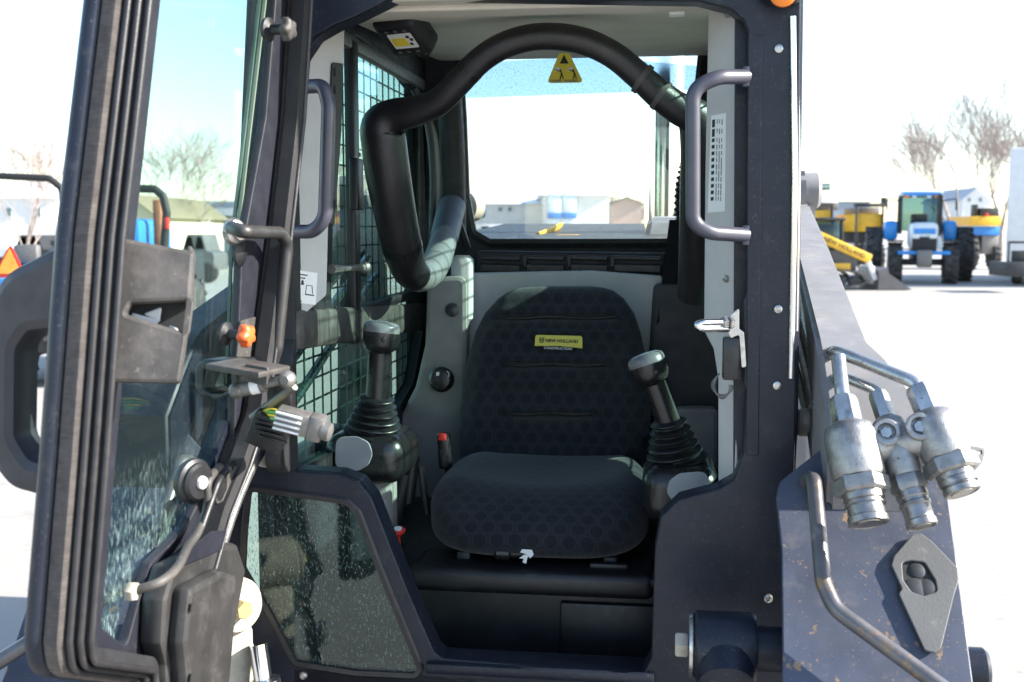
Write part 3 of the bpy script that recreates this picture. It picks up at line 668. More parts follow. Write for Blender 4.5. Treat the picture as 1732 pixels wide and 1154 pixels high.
# ---- striker, bracket and spring on the right pillar
st = FP.at(1225, 552, .02)
SBR = pplate('striker_bracket', [(1222, 545), (1250, 520), (1250, 556), (1258, 562), (1262, 620), (1254, 622), (1250, 566), (1236, 572)], VP(-.012), .006, CHROME, LD, .003, .001)
ptube('striker_loop', [(1236, 545, -.02), (1190, 546, -.05), (1178, 550, -.055), (1186, 556, -.052), (1232, 556, -.022)], .0065, BRIGHT, SBR, .006)
for px, py in ((1222, 546), (1232, 546)): ob('nut', hexa(M.v(px, py, -.03), (1, .6, 0), .012, 0, .008), CHROME, SBR)
ob('spring_housing', box_bm(M.v(1237, 606, .0), (.030, .03, .075), None, .004), BLKG, SBR)
pts = []
for i in range(420):
    t = i / 419; a = math.pi * (1.0 - t * 1.35) ; c = M.v(1222, 652, -.005) + V((.0155 * math.cos(a) * -1, 0, -.020 * math.sin(a) * (1 if t < .75 else 1)))
    n_ = V((math.cos(a), 0, -math.sin(a))); pts.append(c + n_ * .0038 * math.cos(t * 52 * math.pi) + V((0, 1, 0)) * .0038 * math.sin(t * 52 * math.pi))
ob('coil_spring', tube_bm(pts, .0012, 5), STEELD, SBR, 80)

# ================================================================== the door, swung open to the left
def wp(px, py, Y): return M.pt(W.v(px, py, Y))
dA, dB, dC = wp(512, 0, 2.075), wp(450, 640, 1.95), wp(142, 400, 1.38)
hin = (dA - dB).normalized()
D = Plane(M, dC, (wp(470, 400, 1.99) - dC), hin)
if D.n.x < 0: D = Plane(M, dC, (wp(470, 400, 1.99) - dC), -hin)
DOOR = empty('door', dB, 0, LD, label='open glazed cab door hinged at the left pillar')
dO = dB.copy()
def dob(o): o.location = -dO; return o            # door parts keep loader coordinates
free = [(196, -60), (189, 0), (142, 400), (114, 780), (90, 1075), (94, 1110), (205, 1126), (212, 1330)]
hng = [(x - 38 - min(36, max(0, (y - 690) * .2)), y) for x, y in ((340, 1330), (354, 1140), (380, 966), (409, 865), (427, 784), (440, 700), (458, 560), (480, 400), (503, 200), (519, -60))]
path2 = fillet(D.px(free + hng), [0.02, 0, 0, 0, 0.01, .022, .02, .02, .02] + [.03] * 9, 5, True)
path = [D.to(a, b) for a, b in path2]
def arc(c, r, a0, a1, n): return [(c[0] + r * math.cos(R(a0 + (a1 - a0) * i / n)), c[1] + r * math.sin(R(a0 + (a1 - a0) * i / n))) for i in range(n + 1)]
prof = arc((-.012, -.014), .014, 90, 270, 8) + [(.02, -.028), (.02, 0)]
dob(ob('door_frame', sweep_bm(path, prof, D.n), NAVY, DOOR))
dob(ob('felt_band', sweep_bm(path, [(-.021, .0006), (-.023, .006), (-.023, .019), (-.019, .0235), (.004, .0235), (.004, .0006)], D.n), FELT, DOOR))
for k in range(3):
    s0, n0 = -.020 + .006 * k, .0250 + .0105 * k
    dob(ob('seal_rib', sweep_bm(path, arc((s0 + .006, n0 + .0048), .0046, 0, 315, 7), D.n), RUB, DOOR, 60))
dob(ob('seal_base', sweep_bm(path, [(-.008, .0237), (.002, .050), (.016, .046), (.016, .0237)], D.n), MATTE, DOOR))
hole = [(263, -40), (215, 400), (158, 1060), (200, 1092), (222, 1010), (242, 950), (300, 893), (340, 815), (372, 778), (385, 735), (387, 655), (398, 420), (438, 200), (458, -40)]
slot = [(335, 910), (348, 855), (374, 862), (356, 912)]
dob(plate('door_panel', [path2, fillet(D.px(hole), .012, 4, True), fillet(D.px(slot), .006, 3, True)], D, .014, DKN, DOOR, .003, -.002))
dob(plate('door_glass', [fillet(D.px([(x - 4, y) if x < 260 else (x + 6, y) for x, y in hole]), .012, 4, True)], D, .004, GLASS_D, DOOR, 0, -.008))
# upright edges of the sliding panes
EDGE = mat('glass_edge', (.15, .19, .14), .3, 0, .1)
for x0, x1, n in ((448, 392, -.016), (458, 400, -.004)):
    dob(ob('pane_edge', tube_bm([D.at(x0 - 4, -50, n), D.at(x1, 410, n), D.at(x1 - 9, 650, n)], .0035, 4), EDGE, DOOR))
pplate_ = lambda name, px, th, m, r=0, bev=0, n0=0, holes=(), hr=0: dob(pplate(name, px, D, th, m, DOOR, r, bev, n0, holes, hr))
# latch cover by the free edge
DL = Plane(M, D.at(200, 520, .02), (D.x * .35 + D.n * .94), hin)
lcv = dob(pplate('latch_cover', [(200, 405), (332, 430), (326, 510), (308, 650), (190, 648)], DL, .022, DUSTB, DOOR, .006, .005, 0, [[(226, 516), (321, 512), (314, 564), (262, 548), (217, 534)]], .003))
dob(pplate('latch_box', [(215, 508), (322, 508), (316, 568), (210, 560)], DL, .004, INK, DOOR, 0, 0, -.03))
for q in ([(222, 528), (268, 540), (262, 550), (218, 538)], [(240, 530), (272, 518), (268, 545)], [(285, 548), (300, 556), (296, 566), (282, 560)]):
    dob(pplate('latch_piece', q, DL, .008, WSTEEL, DOOR, .002, .002, -.016))
dob(ob('cover_side', box_bm(DL.at(322, 470, -.02), (.006, .05, .075), basis(DL.x, DL.n), .002), DUSTB, DOOR))
# outer pull handle, a thick black loop beyond the free edge
HP = Plane(M, wp(50, 600, 1.46), (1, -.25, 0), (0, 0, 1))
hb = dob(pplate('outer_handle', crom([(-8, 640), (-6, 540), (14, 474), (60, 440), (135, 428), (135, 630), (135, 828), (62, 832), (20, 808), (-6, 750)], 5, True), HP, .05, mat('handle_black', (.022, .022, .028), .5, 0, .15, 20, .1, 500), DOOR, .0, .016, -.03,
         [[(44, 590), (64, 562), (130, 556), (130, 790), (64, 770), (42, 735)]], .02))
# inner pull bar
def dpts(l): return [D.at(*p) for p in l]
dob(ob('pull_bar', tube_bm(fillet(dpts([(392, 385, .02), (410, 392, .05), (474, 394, .055), (486, 412, .055), (468, 590, .05), (452, 640, .03)]), .03, 7), .0105, 12), COVER, DOOR, 60))
dob(ob('bar_washer', lathe_bm(D.at(393, 392, .012), D.n + D.x * -.5, [(.020, 0), (.022, .004), (.018, .010), (.012, .012), (.012, .02)], 18), CHROME, DOOR))
dob(ob('bar_foot', lathe_bm(D.at(402, 428, .008), D.n, [(.020, 0), (.022, .006), (.010, .012)], 16), BLK, DOOR))
# knobs: black on top, red below
def knob(px, py, n, m, nm, r=.016):
    a = D.at(px, py, n); ax = (D.n * .9 - D.x * .15).normalized()
    dob(ob('knob_base', lathe_bm(a - ax * .03, ax, [(r * 1.1, 0), (r * 1.15, .006), (r * .5, .010), (r * .5, .03)], 16), BLK, DOOR))
    bm = bmesh.new(); x = ax.orthogonal().normalized(); y = ax.cross(x); rings = []
    for t, s in ((.0, .7), (.004, 1), (.014, 1), (.018, .8), (.019, .1)):
        rings.append([bm.verts.new(a + ax * t + (x * math.cos(q * math.pi / 16) + y * math.sin(q * math.pi / 16)) * r * s * (1 + .16 * math.cos(q * math.pi / 16 * 5))) for q in range(32)])
    for A, B in zip(rings, rings[1:]):
        for j in range(32): bm.faces.new((A[j], A[(j + 1) % 32], B[(j + 1) % 32], B[j]))
    bm.faces.new(rings[0][::-1]); bm.faces.new(rings[-1])
    dob(ob(nm, bm, m, DOOR, 50))
knob(478, 50, .045, DUSTB, 'window_knob', .017); knob(407, 567, .045, ORANGE, 'red_window_knob', .016)
pplate_('knob_plate', [(392, 542), (418, 535), (414, 612), (384, 612)], .004, DUSTB, .004, .001, .012)
# lower latch bracket, gas strut, link rod
BX = Plane(M, D.at(400, 640, .03), (1, -.4, 0), (0, 0, 1))
dob(pplate('latch_bracket', [(345, 615), (358, 606), (412, 606), (420, 650), (412, 668), (352, 668), (344, 652)], BX, .05, BLK, DOOR, .01, .004, -.03, [[(358, 620), (404, 618), (406, 655), (380, 668), (360, 655)]], .006))
dob(ob('bracket_cap', box_bm(BX.at(420, 622, .03), (.095, .085, .010), basis((1, -.25, -.1), (.3, 1, 0)), .003), DUSTB, DOOR))
dob(ob('bracket_lip', box_bm(BX.at(434, 634, .045), (.040, .006, .028), basis((1, -.25, -.1), (.3, 1, 0)), .002), DUSTB, DOOR))
s0, s1 = BX.at(402, 660, .05), BX.at(486, 642, .02)
dob(ob('gas_strut', tube_bm([s0, s0.lerp(s1, .55), s0.lerp(s1, .56), s1], [.0115, .0115, .007, .006], 12), STEELD, DOOR))
dob(ob('strut_label', tube_bm([s0.lerp(s1, .28), s0.lerp(s1, .45)], .0119, 12), WHITE, DOOR))
for p, r_ in ((s0, .0125), (s1, .013)): dob(ob('ball_end', lathe_bm(p - V((0, .01, 0)), (0, 1, 0), [(r_ * .5, -.004), (r_, .004), (r_, .014), (r_ * .5, .022)], 14), STEELD, DOOR))
dob(ob('link_rod', tube_bm([BX.at(426, 706, .0), BX.at(498, 654, .0)], .0065, 10), STEELD, DOOR))
dob(ob('rod_bracket', box_bm(BX.at(476, 668, -.02), (.04, .03, .055), None, .006), BLK, DOOR))
# electrical plug and loom
cn = BX.at(497, 712, .02); crx = basis((1, .1, -.26), (.1, 1, .1))
dob(ob('plug', box_bm(cn, (.052, .03, .034), crx, .004), STEELD, DOOR))
for k in range(4): dob(ob('plug_rib', box_bm(cn + crx @ V((-.006, -.016, -.0125 + k * .0083)), (.040, .004, .0035), crx, .001), WSTEEL, DOOR))
dob(ob('plug_nose', box_bm(cn + crx @ V((.036, -.002, 0)), (.024, .032, .040), crx, .006), STEELD, DOOR))
dob(ob('plug_tip', lathe_bm(cn + crx @ V((.046, -.008, 0)), crx @ V((1, -.1, 0)), [(.014, 0), (.014, .012), (.010, .014)], 12), STEELD, DOOR))
dob(ob('socket_block', box_bm(BX.at(456, 728, .0), (.058, .04, .055), crx @ Matrix.Rotation(R(10), 3, 'Y'), .006), BLK, DOOR))
for k in range(4): dob(ob('block_rib', box_bm(BX.at(452 + k * 3, 716 + k * 9, .022), (.045, .006, .004), crx, .001), BLKG, DOOR))
GRNW = mat('green_wire', (.15, .55, .12), .4); YELW = mat('yellow_wire', (.85, .70, .05), .4)
for k, m_ in enumerate((YELW, GRNW, YELW, GRNW)):
    p0, p1 = BX.at(438, 700 + k * 1.5, .01), BX.at(476, 697 + k * 5, .02)
    dob(ob('loom_wire', tube_bm(crom([p0, p0.lerp(p1, .5) + V((0, 0, .006 - k * .002)), p1], 6), .0018, 6), m_, DOOR, 80))
# wiper pivot, washer tube, motor cover
wpv = D.at(318, 812, .012)
dob(ob('wiper_pivot', lathe_bm(wpv, D.n * .9 - D.x * .3, [(.030, 0), (.033, .006), (.033, .014), (.028, .017), (.028, .022), (.024, .026)], 24), BLK, DOOR))
dob(ob('pivot_bolt', lathe_bm(wpv + (D.n * .9 - D.x * .3) * .028, D.n * .9 - D.x * .3, [(.010, 0), (.009, .004), (.003, .006)], 14), WSTEEL, DOOR))
pplate_('pivot_bracket', [(308, 790), (340, 800), (362, 782), (372, 812), (352, 838), (326, 850)], .010, DUSTB, .008, .003, .03)
dob(ob('washer_hose', tube_bm(crom(dpts([(372, 790, .03), (352, 815, .04), (350, 860, .04), (335, 900, .045), (318, 925, .05), (300, 960, .06), (270, 985, .06), (225, 1000, .03)]), 6), .0065, 10), DUSTB, DOOR, 80))
dob(ob('hose_clamp', hexa(D.at(216, 1000, .025), D.n, .013, 0, .012), TAN, DOOR))
dob(ob('washer_hose', tube_bm(crom(dpts([(395, 785, .03), (372, 810, .045), (356, 850, .045), (340, 895, .045)]), 6), .006, 10), BLK, DOOR, 80))
pplate_('motor_cover', [(222, 1010), (240, 952), (310, 915), (356, 915), (372, 960), (352, 1060), (340, 1200), (228, 1200), (228, 1120), (218, 1085)], .035, COVER, .012, .010, .012)
pplate_('cover_hood', [(238, 985), (300, 955), (330, 965), (318, 1060), (318, 1200), (236, 1200), (234, 1130), (228, 1080)], .028, COVER, .014, .012, .044)
pplate_('cover_flap', [(236, 940), (300, 893), (330, 892), (318, 925), (252, 950)], .004, DKN, .003, .001, .05)
for y_ in (1012, 1130): pplate_('cover_slot', [(239, y_), (242, y_), (240, y_ + 14), (237, y_ + 14)], .002, INK, 0, 0, .0725)

# ================================================================== lift arms, bosses, couplers
def mirror_part(o, name=None):
    me = o.data.copy(); me.transform(Matrix.Diagonal((-1, 1, 1, 1))); me.flip_normals()
    n = bpy.data.objects.new(name or o.name.split('.')[0], me); return link(n, o.parent)
def hexahedron(pts, bev=.006):
    bm = bmesh.new(); faces_of(bm, pts, [(0, 1, 2, 3), (7, 6, 5, 4), (0, 4, 5, 1), (1, 5, 6, 2), (2, 6, 7, 3), (3, 7, 4, 0)])
    bmesh.ops.recalc_face_normals(bm, faces=bm.faces); bmesh.ops.bevel(bm, geom=bm.edges[:], offset=bev, segments=2, affect='EDGES'); return bm
ARM = empty('lift_arm', (.60, -.3, .5), 0, LD, label='right lift arm with hydraulic couplers on its front plate')
aO = V((.60, -.3, .5))
def aob(o): o.location = -aO; return o
secs = [(1.65, .61, .69, 1.60, 1.72), (.8, .562, .645, 1.41, 1.578), (0, .515, .60, 1.22, 1.436), (-.05, .515, .625, 1.18, 1.41), (-.10, .516, .655, 1.15, 1.365), (-.16, .52, .675, 1.12, 1.30)]
bm = bmesh.new(); rg = [[bm.verts.new(p) for p in ((a_, v_, c_), (b_, v_, c_), (b_, v_, d_), (a_, v_, d_))] for v_, a_, b_, c_, d_ in secs]
for A, B in zip(rg, rg[1:]):
    for j in range(4): bm.faces.new((A[j], A[(j + 1) % 4], B[(j + 1) % 4], B[j]))
bm.faces.new(rg[0]); bm.faces.new(rg[-1][::-1]); bmesh.ops.recalc_face_normals(bm, faces=bm.faces)
bmesh.ops.bevel(bm, geom=[e for e in bm.edges if len(e.link_faces) == 2 and e.calc_face_angle() > .9], offset=.008, segments=3, affect='EDGES')
beam = aob(ob('arm_beam', bm, ARMGREY, ARM))
# the front plate faces forward and up
pn = Plane(M, M.v(1320, 830, -.14), (1, 0, 0), (0, .85, 1))
plo = [(1313, 840), (1318, 815), (1398, 752), (1470, 700), (1560, 700), (1596, 770), (1604, 840), (1652, 1200), (1672, 1330), (1322, 1330), (1324, 1100), (1322, 930)]
pf = aob(pplate('arm_plate', plo, pn, .012, ARMP, ARM, .03, .002, -.012))
knee = aob(pplate('arm_knee', [(1330, 860), (1400, 790), (1470, 730), (1590, 790), (1600, 860), (1650, 1200), (1660, 1330), (1340, 1330)], pn, .10, NAVY, ARM, .02, .004, -.114))
cap = [(1452, 600), (1474, 592), (1560, 690), (1600, 760), (1560, 775), (1430, 700), (1408, 640)]
aob(ob('pivot_disc', lathe_bm(M.v(1466, 650, .06), (0, -.25, 1), [(.045, -.01), (.045, .004), (.043, .006), (.006, .006), (.005, .009)], 28), ARMGREY, ARM))
# rear tower
aob(ob('arm_tower', hexahedron([(.60, 1.45, .6), (.72, 1.45, .6), (.72, 1.85, .6), (.60, 1.85, .6), (.62, 1.52, 1.80), (.70, 1.52, 1.80), (.70, 1.82, 1.80), (.62, 1.82, 1.80)], .03), ARMGREY, ARM))
aob(ob('tower_hinge', lathe_bm((.60, 1.58, 1.74), (1, 0, 0), [(.045, 0), (.055, .01), (.055, .11), (.045, .12)], 24), ARMGREY, ARM))
# front hand rail on the plate
rl = [pn.at(1362, 815, .0), pn.at(1376, 806, .035), pn.at(1392, 985, .045), pn.at(1412, 1030, .045), pn.at(1600, 1168, .045), pn.at(1700, 1240, .03)]
RAIL = mat('worn_rail', (.13, .125, .13), .35, .5, .2, 20, .1, 200, [((.27, .165, .085), 16, .55, .63), ((.30, .28, .27), 30, .6, .8)])
aob(ob('hand_rail', tube_bm(fillet(rl, .05, 8), .0125, 14), RAIL, ARM, 60))
# rubber diamond flap
fl_ = pn.px([(1542, 908), (1556, 906), (1575, 920), (1618, 965), (1620, 985), (1612, 1010), (1590, 1100), (1578, 1108), (1562, 1104), (1518, 1008), (1524, 1000), (1506, 960), (1510, 945)])
FLAPM = mat('rubber_flap', (.10, .10, .098), .6, 0, .12, 12, .2, 300, [((.18, .17, .16), 30, .6, .75)])
flap = aob(plate('rubber_flap', [fillet(fl_, .006, 4, True), fillet(pn.px([(1524, 955), (1540, 952), (1562, 955), (1580, 985), (1584, 1005), (1560, 1012), (1540, 1005), (1526, 985)]), .008, 4, True)], pn, .005, FLAPM, ARM, .0015, .0045))
aob(pplate('flap_hole_shade', [(1518, 948), (1588, 948), (1590, 1015), (1518, 1015)], pn, .004, INK, ARM, .01, .001, .0005))  # black plate painting the shadow inside the flap's opening
for c in ((1552, 965, .016), (1548, 995, .02), (1570, 995, .018)):
    aob(ob('flap_pin', lathe_bm(pn.at(c[0], c[1], .004), pn.n, [(c[2] * .8, 0), (c[2] * .8, .002), (c[2] * .5, .004)], 18), DKM, ARM))
# hydraulic tubes and coupler manifold
def hyd(name, pts, r, m=CHROME, rr=.03): aob(ptube(name, pts, r, m, ARM, rr, 12))
hyd('hydraulic_tube', [(1382, 660, .08), (1398, 600, -.02), (1414, 594, -.10), (1550, 648, -.19), (1568, 705, -.22)], .0105)
hyd('hydraulic_tube', [(1418, 604, -.15), (1424, 660, -.19), (1436, 725, -.22)], .0115)
hyd('hydraulic_tube', [(1376, 690, .06), (1400, 640, -.06), (1432, 640, -.12), (1486, 662, -.17), (1498, 700, -.20)], .0085)
hyd('hydraulic_tube', [(1345, 440, .8), (1362, 540, .35), (1388, 660, .05), (1396, 720, -.05)], .010)
hyd('hydraulic_tube', [(1336, 520, .55), (1366, 640, .15), (1390, 760, -.05)], .0085, STEELD)
hyd('hydraulic_tube', [(1340, 600, .4), (1372, 730, .1), (1382, 800, -.05)], .008, STEELD)
aob(ptube('hydraulic_hose', [(1350, 440, .9), (1378, 540, .45), (1402, 640, .10), (1420, 700, .0)], .017, mat('hose_green_black', (.03, .04, .042), .4), ARM, .03))
aob(ob('hose_clamp_block', box_bm(M.v(1370, 715, .1), (.05, .03, .05), None, .008), STEELD, ARM))
dirc = V((.12, -.50, -.86)).normalized()
def coupler(px, py, v, body, nut, nose, L, dx, par=ARM):
    dirc = V((dx, -.50, -.86)).normalized()
    a = M.v(px, py, v)
    aob(ob('tube_nut', hexa(a, dirc, body * .56, -.055, 0), CHROME, par))
    aob(ob('coupler_body', lathe_bm(a, dirc, [(body * .55, -.012), (body * .9, -.004), (body, .012), (body, L[0]), (body * .92, L[0] + .006)], 26), ZINC, par, 50))
    aob(ob('hex_collar', hexa(a, dirc, nut, L[0] + .004, L[0] + .03), ZINC, par))
    t = L[0] + .03
    aob(ob('coupler_nose', lathe_bm(a, dirc, [(nose, t), (nose, t + .010), (nose * .93, t + .012), (nose * .93, t + .016), (nose, t + .018), (nose, L[1] * .8), (nose * .9, L[1] * .8 + .002), (nose * .9, L[1] - .012), (nose * .97, L[1] - .010), (nose * .97, L[1] - .001), (nose * .86, L[1]),
        (nose * .80, L[1] - .0015), (nose * .62, L[1] - .0015), (nose * .60, L[1]), (nose * .02, L[1])], 30), NOSE, par, 30))
    return a
c1 = coupler(1436, 728, -.24, .040, .042, .031, (.072, .148), .14)
c2_ = coupler(1502, 718, -.22, .027, .028, .0235, (.080, .165), .24)
c3 = coupler(1575, 708, -.24, .036, .040, .0275, (.060, .122), .30)
aob(ob('manifold_bridge', tube_bm([c1 + dirc * .035, c2_ + dirc * .03, c3 + dirc * .03], [.030, .028, .028], 16), ZINC, ARM, 60))
for px, py, v in ((1499, 732, -.26), (1556, 722, -.27)):
    a = M.v(px, py, v); ax = V((-.1, -1, .45)).normalized()
    aob(ob('socket_port', lathe_bm(a, ax, [(.018, -.03), (.021, -.004), (.021, .004), (.019, .006), (.014, .006), (.013, -.004), (.001, -.004)], 24), ZINC, ARM))
    aob(ob('port_screw', hexa(a, ax, .010, -.006, .003), CHROME, ARM))
tabp = Plane(M, M.v(1632, 780, -.24), (1, .1, -.1), (0, .45, 1))
aob(pplate('mounting_tab', [(1580, 745), (1666, 760), (1660, 782), (1648, 796), (1585, 795)], tabp, .006, STEELD, ARM, .004, .001, 0, [[(1652, 764), (1658, 764), (1658, 770), (1652, 770)], [(1644, 784), (1650, 784), (1650, 790), (1644, 790)]], .001))
# pivot bosses at the bottom of the arms
def boss(sg):
    BO = empty('arm_boss', (sg * .40, -.2, .9), 0, LD, label=('pivot boss with hex bolt beside the right arm plate' if sg > 0 else 'pale pivot boss with hex bolt low beside the open door'))
    o0 = V((sg * .40, -.2, .9)); ax = V((-sg, 0, 0))
    a = (M.v(1312, 1098, -.20) if sg > 0 else M.v(400, 1026, -.14))
    def bb(n, bm, m): x = ob(n, bm, m, BO); x.location = -o0; return x
    mb = NAVY if sg > 0 else TAN
    if sg > 0:
        bb('boss_barrel', lathe_bm(a, ax, [(.036, -.03), (.036, .03), (.052, .032), (.056, .038), (.056, .125), (.050, .130)], 30), mb)
        bb('washer', lathe_bm(a, ax, [(.050, .131), (.052, .133), (.050, .138)], 26), CHROME)
        bb('bolt', hexa(a, ax, .021, .139, .160), TAN)
        bb('grease_boss', lathe_bm(a + ax * .08 + V((0, -.03, -.02)), (0, -1, -.6), [(.05, 0), (.045, .04), (.03, .045)], 20), mb)
        bb('grease_plug', hexa(a + ax * .085 + V((0, -.065, -.035)), (0, -1, .1), .024, 0, .012), WSTEEL)
    else:
        bb('boss_barrel', lathe_bm(a, V((.78, -.62, 0)), [(.046, -.10), (.051, -.05), (.051, .0), (.046, .006)], 30), mb)
        bb('washer', lathe_bm(a, V((.75, -.65, 0)), [(.044, .007), (.045, .010), (.042, .014)], 26), TAN)
        bb('bolt', hexa(a, V((.75, -.65, 0)), .017, .015, .032), mat('gold_zinc', (.5, .42, .2), .35, .6))
        bb('boss_leg', box_bm(a + V((-.035, .03, -.15)), (.085, .08, .22), Matrix.Rotation(R(40), 3, 'Z'), .015), mb)
        bb('cylinder_rod', tube_bm([a + V((.035, .01, -.07)), a + V((.05, .0, -.16)), a + V((.07, -.0, -.30))], [.016, .017, .017], 16), BRIGHT)
        bb('cylinder_gland', tube_bm([a + V((.052, 0, -.13)), a + V((.057, 0, -.17))], .024, 16), CHROME)
boss(1); boss(-1)
ob('pin_end', lathe_bm(M.v(1662, 1135, -.26), (1, 0, 0), [(.035, -.05), (.035, .0), (.03, .006)], 24), NAVY, LD)
# left arm: mirrored
ARL = empty('lift_arm', (-.60, -.3, .5), 0, LD, label='left lift arm seen through the open door glass')
for o in list(ARM.children):
    if o.name.split('.')[0] in ('arm_beam', 'arm_plate', 'arm_knee', 'arm_shoulder', 'arm_tower', 'tower_hinge', 'hand_rail', 'pivot_disc'):
        me = o.data.copy(); me.transform(Matrix.Translation((-.075, 0, 0)) @ Matrix.Diagonal((-1, 1, 1, 1))); me.flip_normals()
        if o.name.startswith(('arm_beam', 'arm_shoulder', 'arm_tower')): me.materials[0] = NAVY  # left copy goes navy, without the painted sunlight
        n = bpy.data.objects.new(o.name.split('.')[0], me); link(n, ARL); n.location = (.60, .3, -.5)
def lob(n, bm, m): o = ob(n, bm, m, ARL, 60); o.location = (.60, .3, -.5); return o
hb_ = [M.u(px, py, -.60) for px, py in ((235, 760), (262, 745), (292, 760), (300, 800))]
lob('hydraulic_hose', tube_bm([V(p) for p in crom([V((-.54, -.32, 1.08)), V((-.53, -.28, 1.15)), V((-.53, -.20, 1.17)), V((-.54, -.12, 1.10))], 8)], .015, 12), mat('green_hose', (.11, .13, .07), .5))
lob('hydraulic_tube', tube_bm([V(p) for p in crom([V((-.52, .9, 1.55)), V((-.50, .3, 1.38)), V((-.50, -.1, 1.25)), V((-.52, -.3, 1.0))], 8)], .010, 10), CHROME)
lob('hydraulic_tube', tube_bm([V(p) for p in crom([V((-.50, .9, 1.50)), V((-.48, .3, 1.32)), V((-.48, -.1, 1.18)), V((-.50, -.3, .95))], 8)], .010, 10), CHROME)

# ---- engine deck and exhaust seen through the rear window, chassis and wheels
HOOD = ob('engine_hood', hexahedron([(-.44, 1.26, 1.1), (.44, 1.26, 1.1), (.44, 2.6, 1.0), (-.44, 2.6, 1.0), (-.44, 1.26, 1.595), (.44, 1.26, 1.595), (.42, 2.6, 1.648), (-.42, 2.6, 1.648)], .03), DKM, LD)
st_ = M.v(1124, 300, 1.75)
EXH = ob('exhaust_stack', lathe_bm((st_.x, st_.y, 1.55), (0, 0, 1), [(.066, 0), (.066, .66), (.062, .66), (.06, .58)], 28), BRIGHT, LD)
pd = [M.v(1010, 378, 1.75), M.v(1160, 378, 1.75)]
ob('sunlit_hood_end', hexahedron([(.17, 1.55, 1.5), (.42, 1.55, 1.5), (.42, 1.95, 1.5), (.17, 1.95, 1.5), (.20, 1.60, 1.66), (.42, 1.60, 1.66), (.42, 1.95, 1.68), (.20, 1.95, 1.68)], .015), mat('sunlit_hood_grey', (.33, .35, .38), .4), LD)  # sunlit end of the engine hood, its brightness painted in as pale grey
a, b = M.v(905, 412, 1.6), M.v(945, 384, 1.9)
ob('yellow_stripe', tube_bm([a + V((0, 0, .02)), b + V((0, 0, .0))], .022, 10, flat=.4), YEL, LD)
ob('yellow_badge', box_bm(M.v(960, 405, 1.55), (.08, .02, .03), None, .005), YEL, LD)
wl_ = M.v(795, 350, 1.5); 
WLM = ob('work_lamp', lathe_bm(wl_, (.6, 1, 0), [(.03, -.03), (.045, -.02), (.045, .02), (.03, .03)], 20), TAN, LD)
ob('lamp_stem', tube_bm([wl_, wl_ + V((0, 0, -.12))], .008, 8), BLK, LD)
ob('chassis', box_bm((0, .85, .42), (.92, 2.4, .42), None, .02), NAVY, LD)
ob('lower_front_panel', box_bm((0, .02, .55), (.88, .04, .50), None, .008), NAVY, LD)
ob('rear_body', box_bm((0, 1.95, .90), (1.10, 1.30, .90), None, .05), NAVY, LD)
def wheel(c, r, w, parent, rim_m, lugs=18, ax=V((1, 0, 0)), names=('tyre', 'rim')):
    ax = V(ax).normalized(); c = V(c)
    bm = lathe_bm(c - ax * w / 2, ax, [(r * .58, 0), (r * .80, -.01 * w), (r * .94, .06 * w), (r * .97, .2 * w), (r * .97, .8 * w), (r * .94, .94 * w), (r * .80, 1.01 * w), (r * .58, w)], 32)
    x = ax.cross(V((0, 0, 1))).normalized() if abs(ax.z) < .9 else V((1, 0, 0)); z = x.cross(ax)
    for k in range(lugs):
        for sd in (-1, 1):
            t = 2 * math.pi * (k + (.5 if sd > 0 else 0)) / lugs; rad = x * math.cos(t) + z * math.sin(t); tan = ax.cross(rad)
            box_bm(c + rad * r * .985 + ax * sd * w * .24, (w * .56, r * .07, r * .09), basis(ax + tan * sd * .55, tan, None), 0, 1, bm)
    t_ = ob(names[0], bm, TYRE, parent)
    ob(names[1], lathe_bm(c - ax * w * .42, ax, [(r * .05, w * .2), (r * .2, w * .16), (r * .5, w * .2), (r * .58, 0), (r * .60, 0), (r * .60, w * .84), (r * .58, w * .84), (r * .5, w * .64), (r * .05, w * .68)], 28), rim_m, t_ if parent.parent is None else parent)
    return t_
for sx in (-1, 1):
    for v_ in (.25, 1.55): wheel((sx * .62, v_, .40), .40, .25, LD, YEL)

# ================================================================== the yard behind: everything stands at its own distance
def GX(px, Y): return (px - CX) / F * Y
def root(name, px, Y, label, cat, group=None, rz=0):
    o = empty(name, (GX(px, Y), Y, 0), rz, label=label, category=cat)
    if group: o['group'] = group
    return o
def wob(name, bm, m, par, ang=38):
    """bm in world coordinates, made a child of an unrotated root"""
    if not isinstance(bm, bmesh.types.BMesh): bm.transform(Matrix.Translation(-par.location)); return ob(name, bm, m, par, ang)
    bmesh.ops.translate(bm, vec=-par.location, verts=bm.verts); return ob(name, bm, m, par, ang)
def pbox(name, par, x0, x1, y0, y1, Y, dep, m, bev=.02):
    """box whose front face spans the pixel rectangle at distance Y"""
    a, b = W.v(x0, y1, Y), W.v(x1, y0, Y); a.z = max(a.z, .0)
    return wob(name, box_bm(((a.x + b.x) / 2, Y + dep / 2, (a.z + b.z) / 2), (b.x - a.x, dep, max(.02, b.z - a.z)), None, min(bev, dep * .2)), m, par)
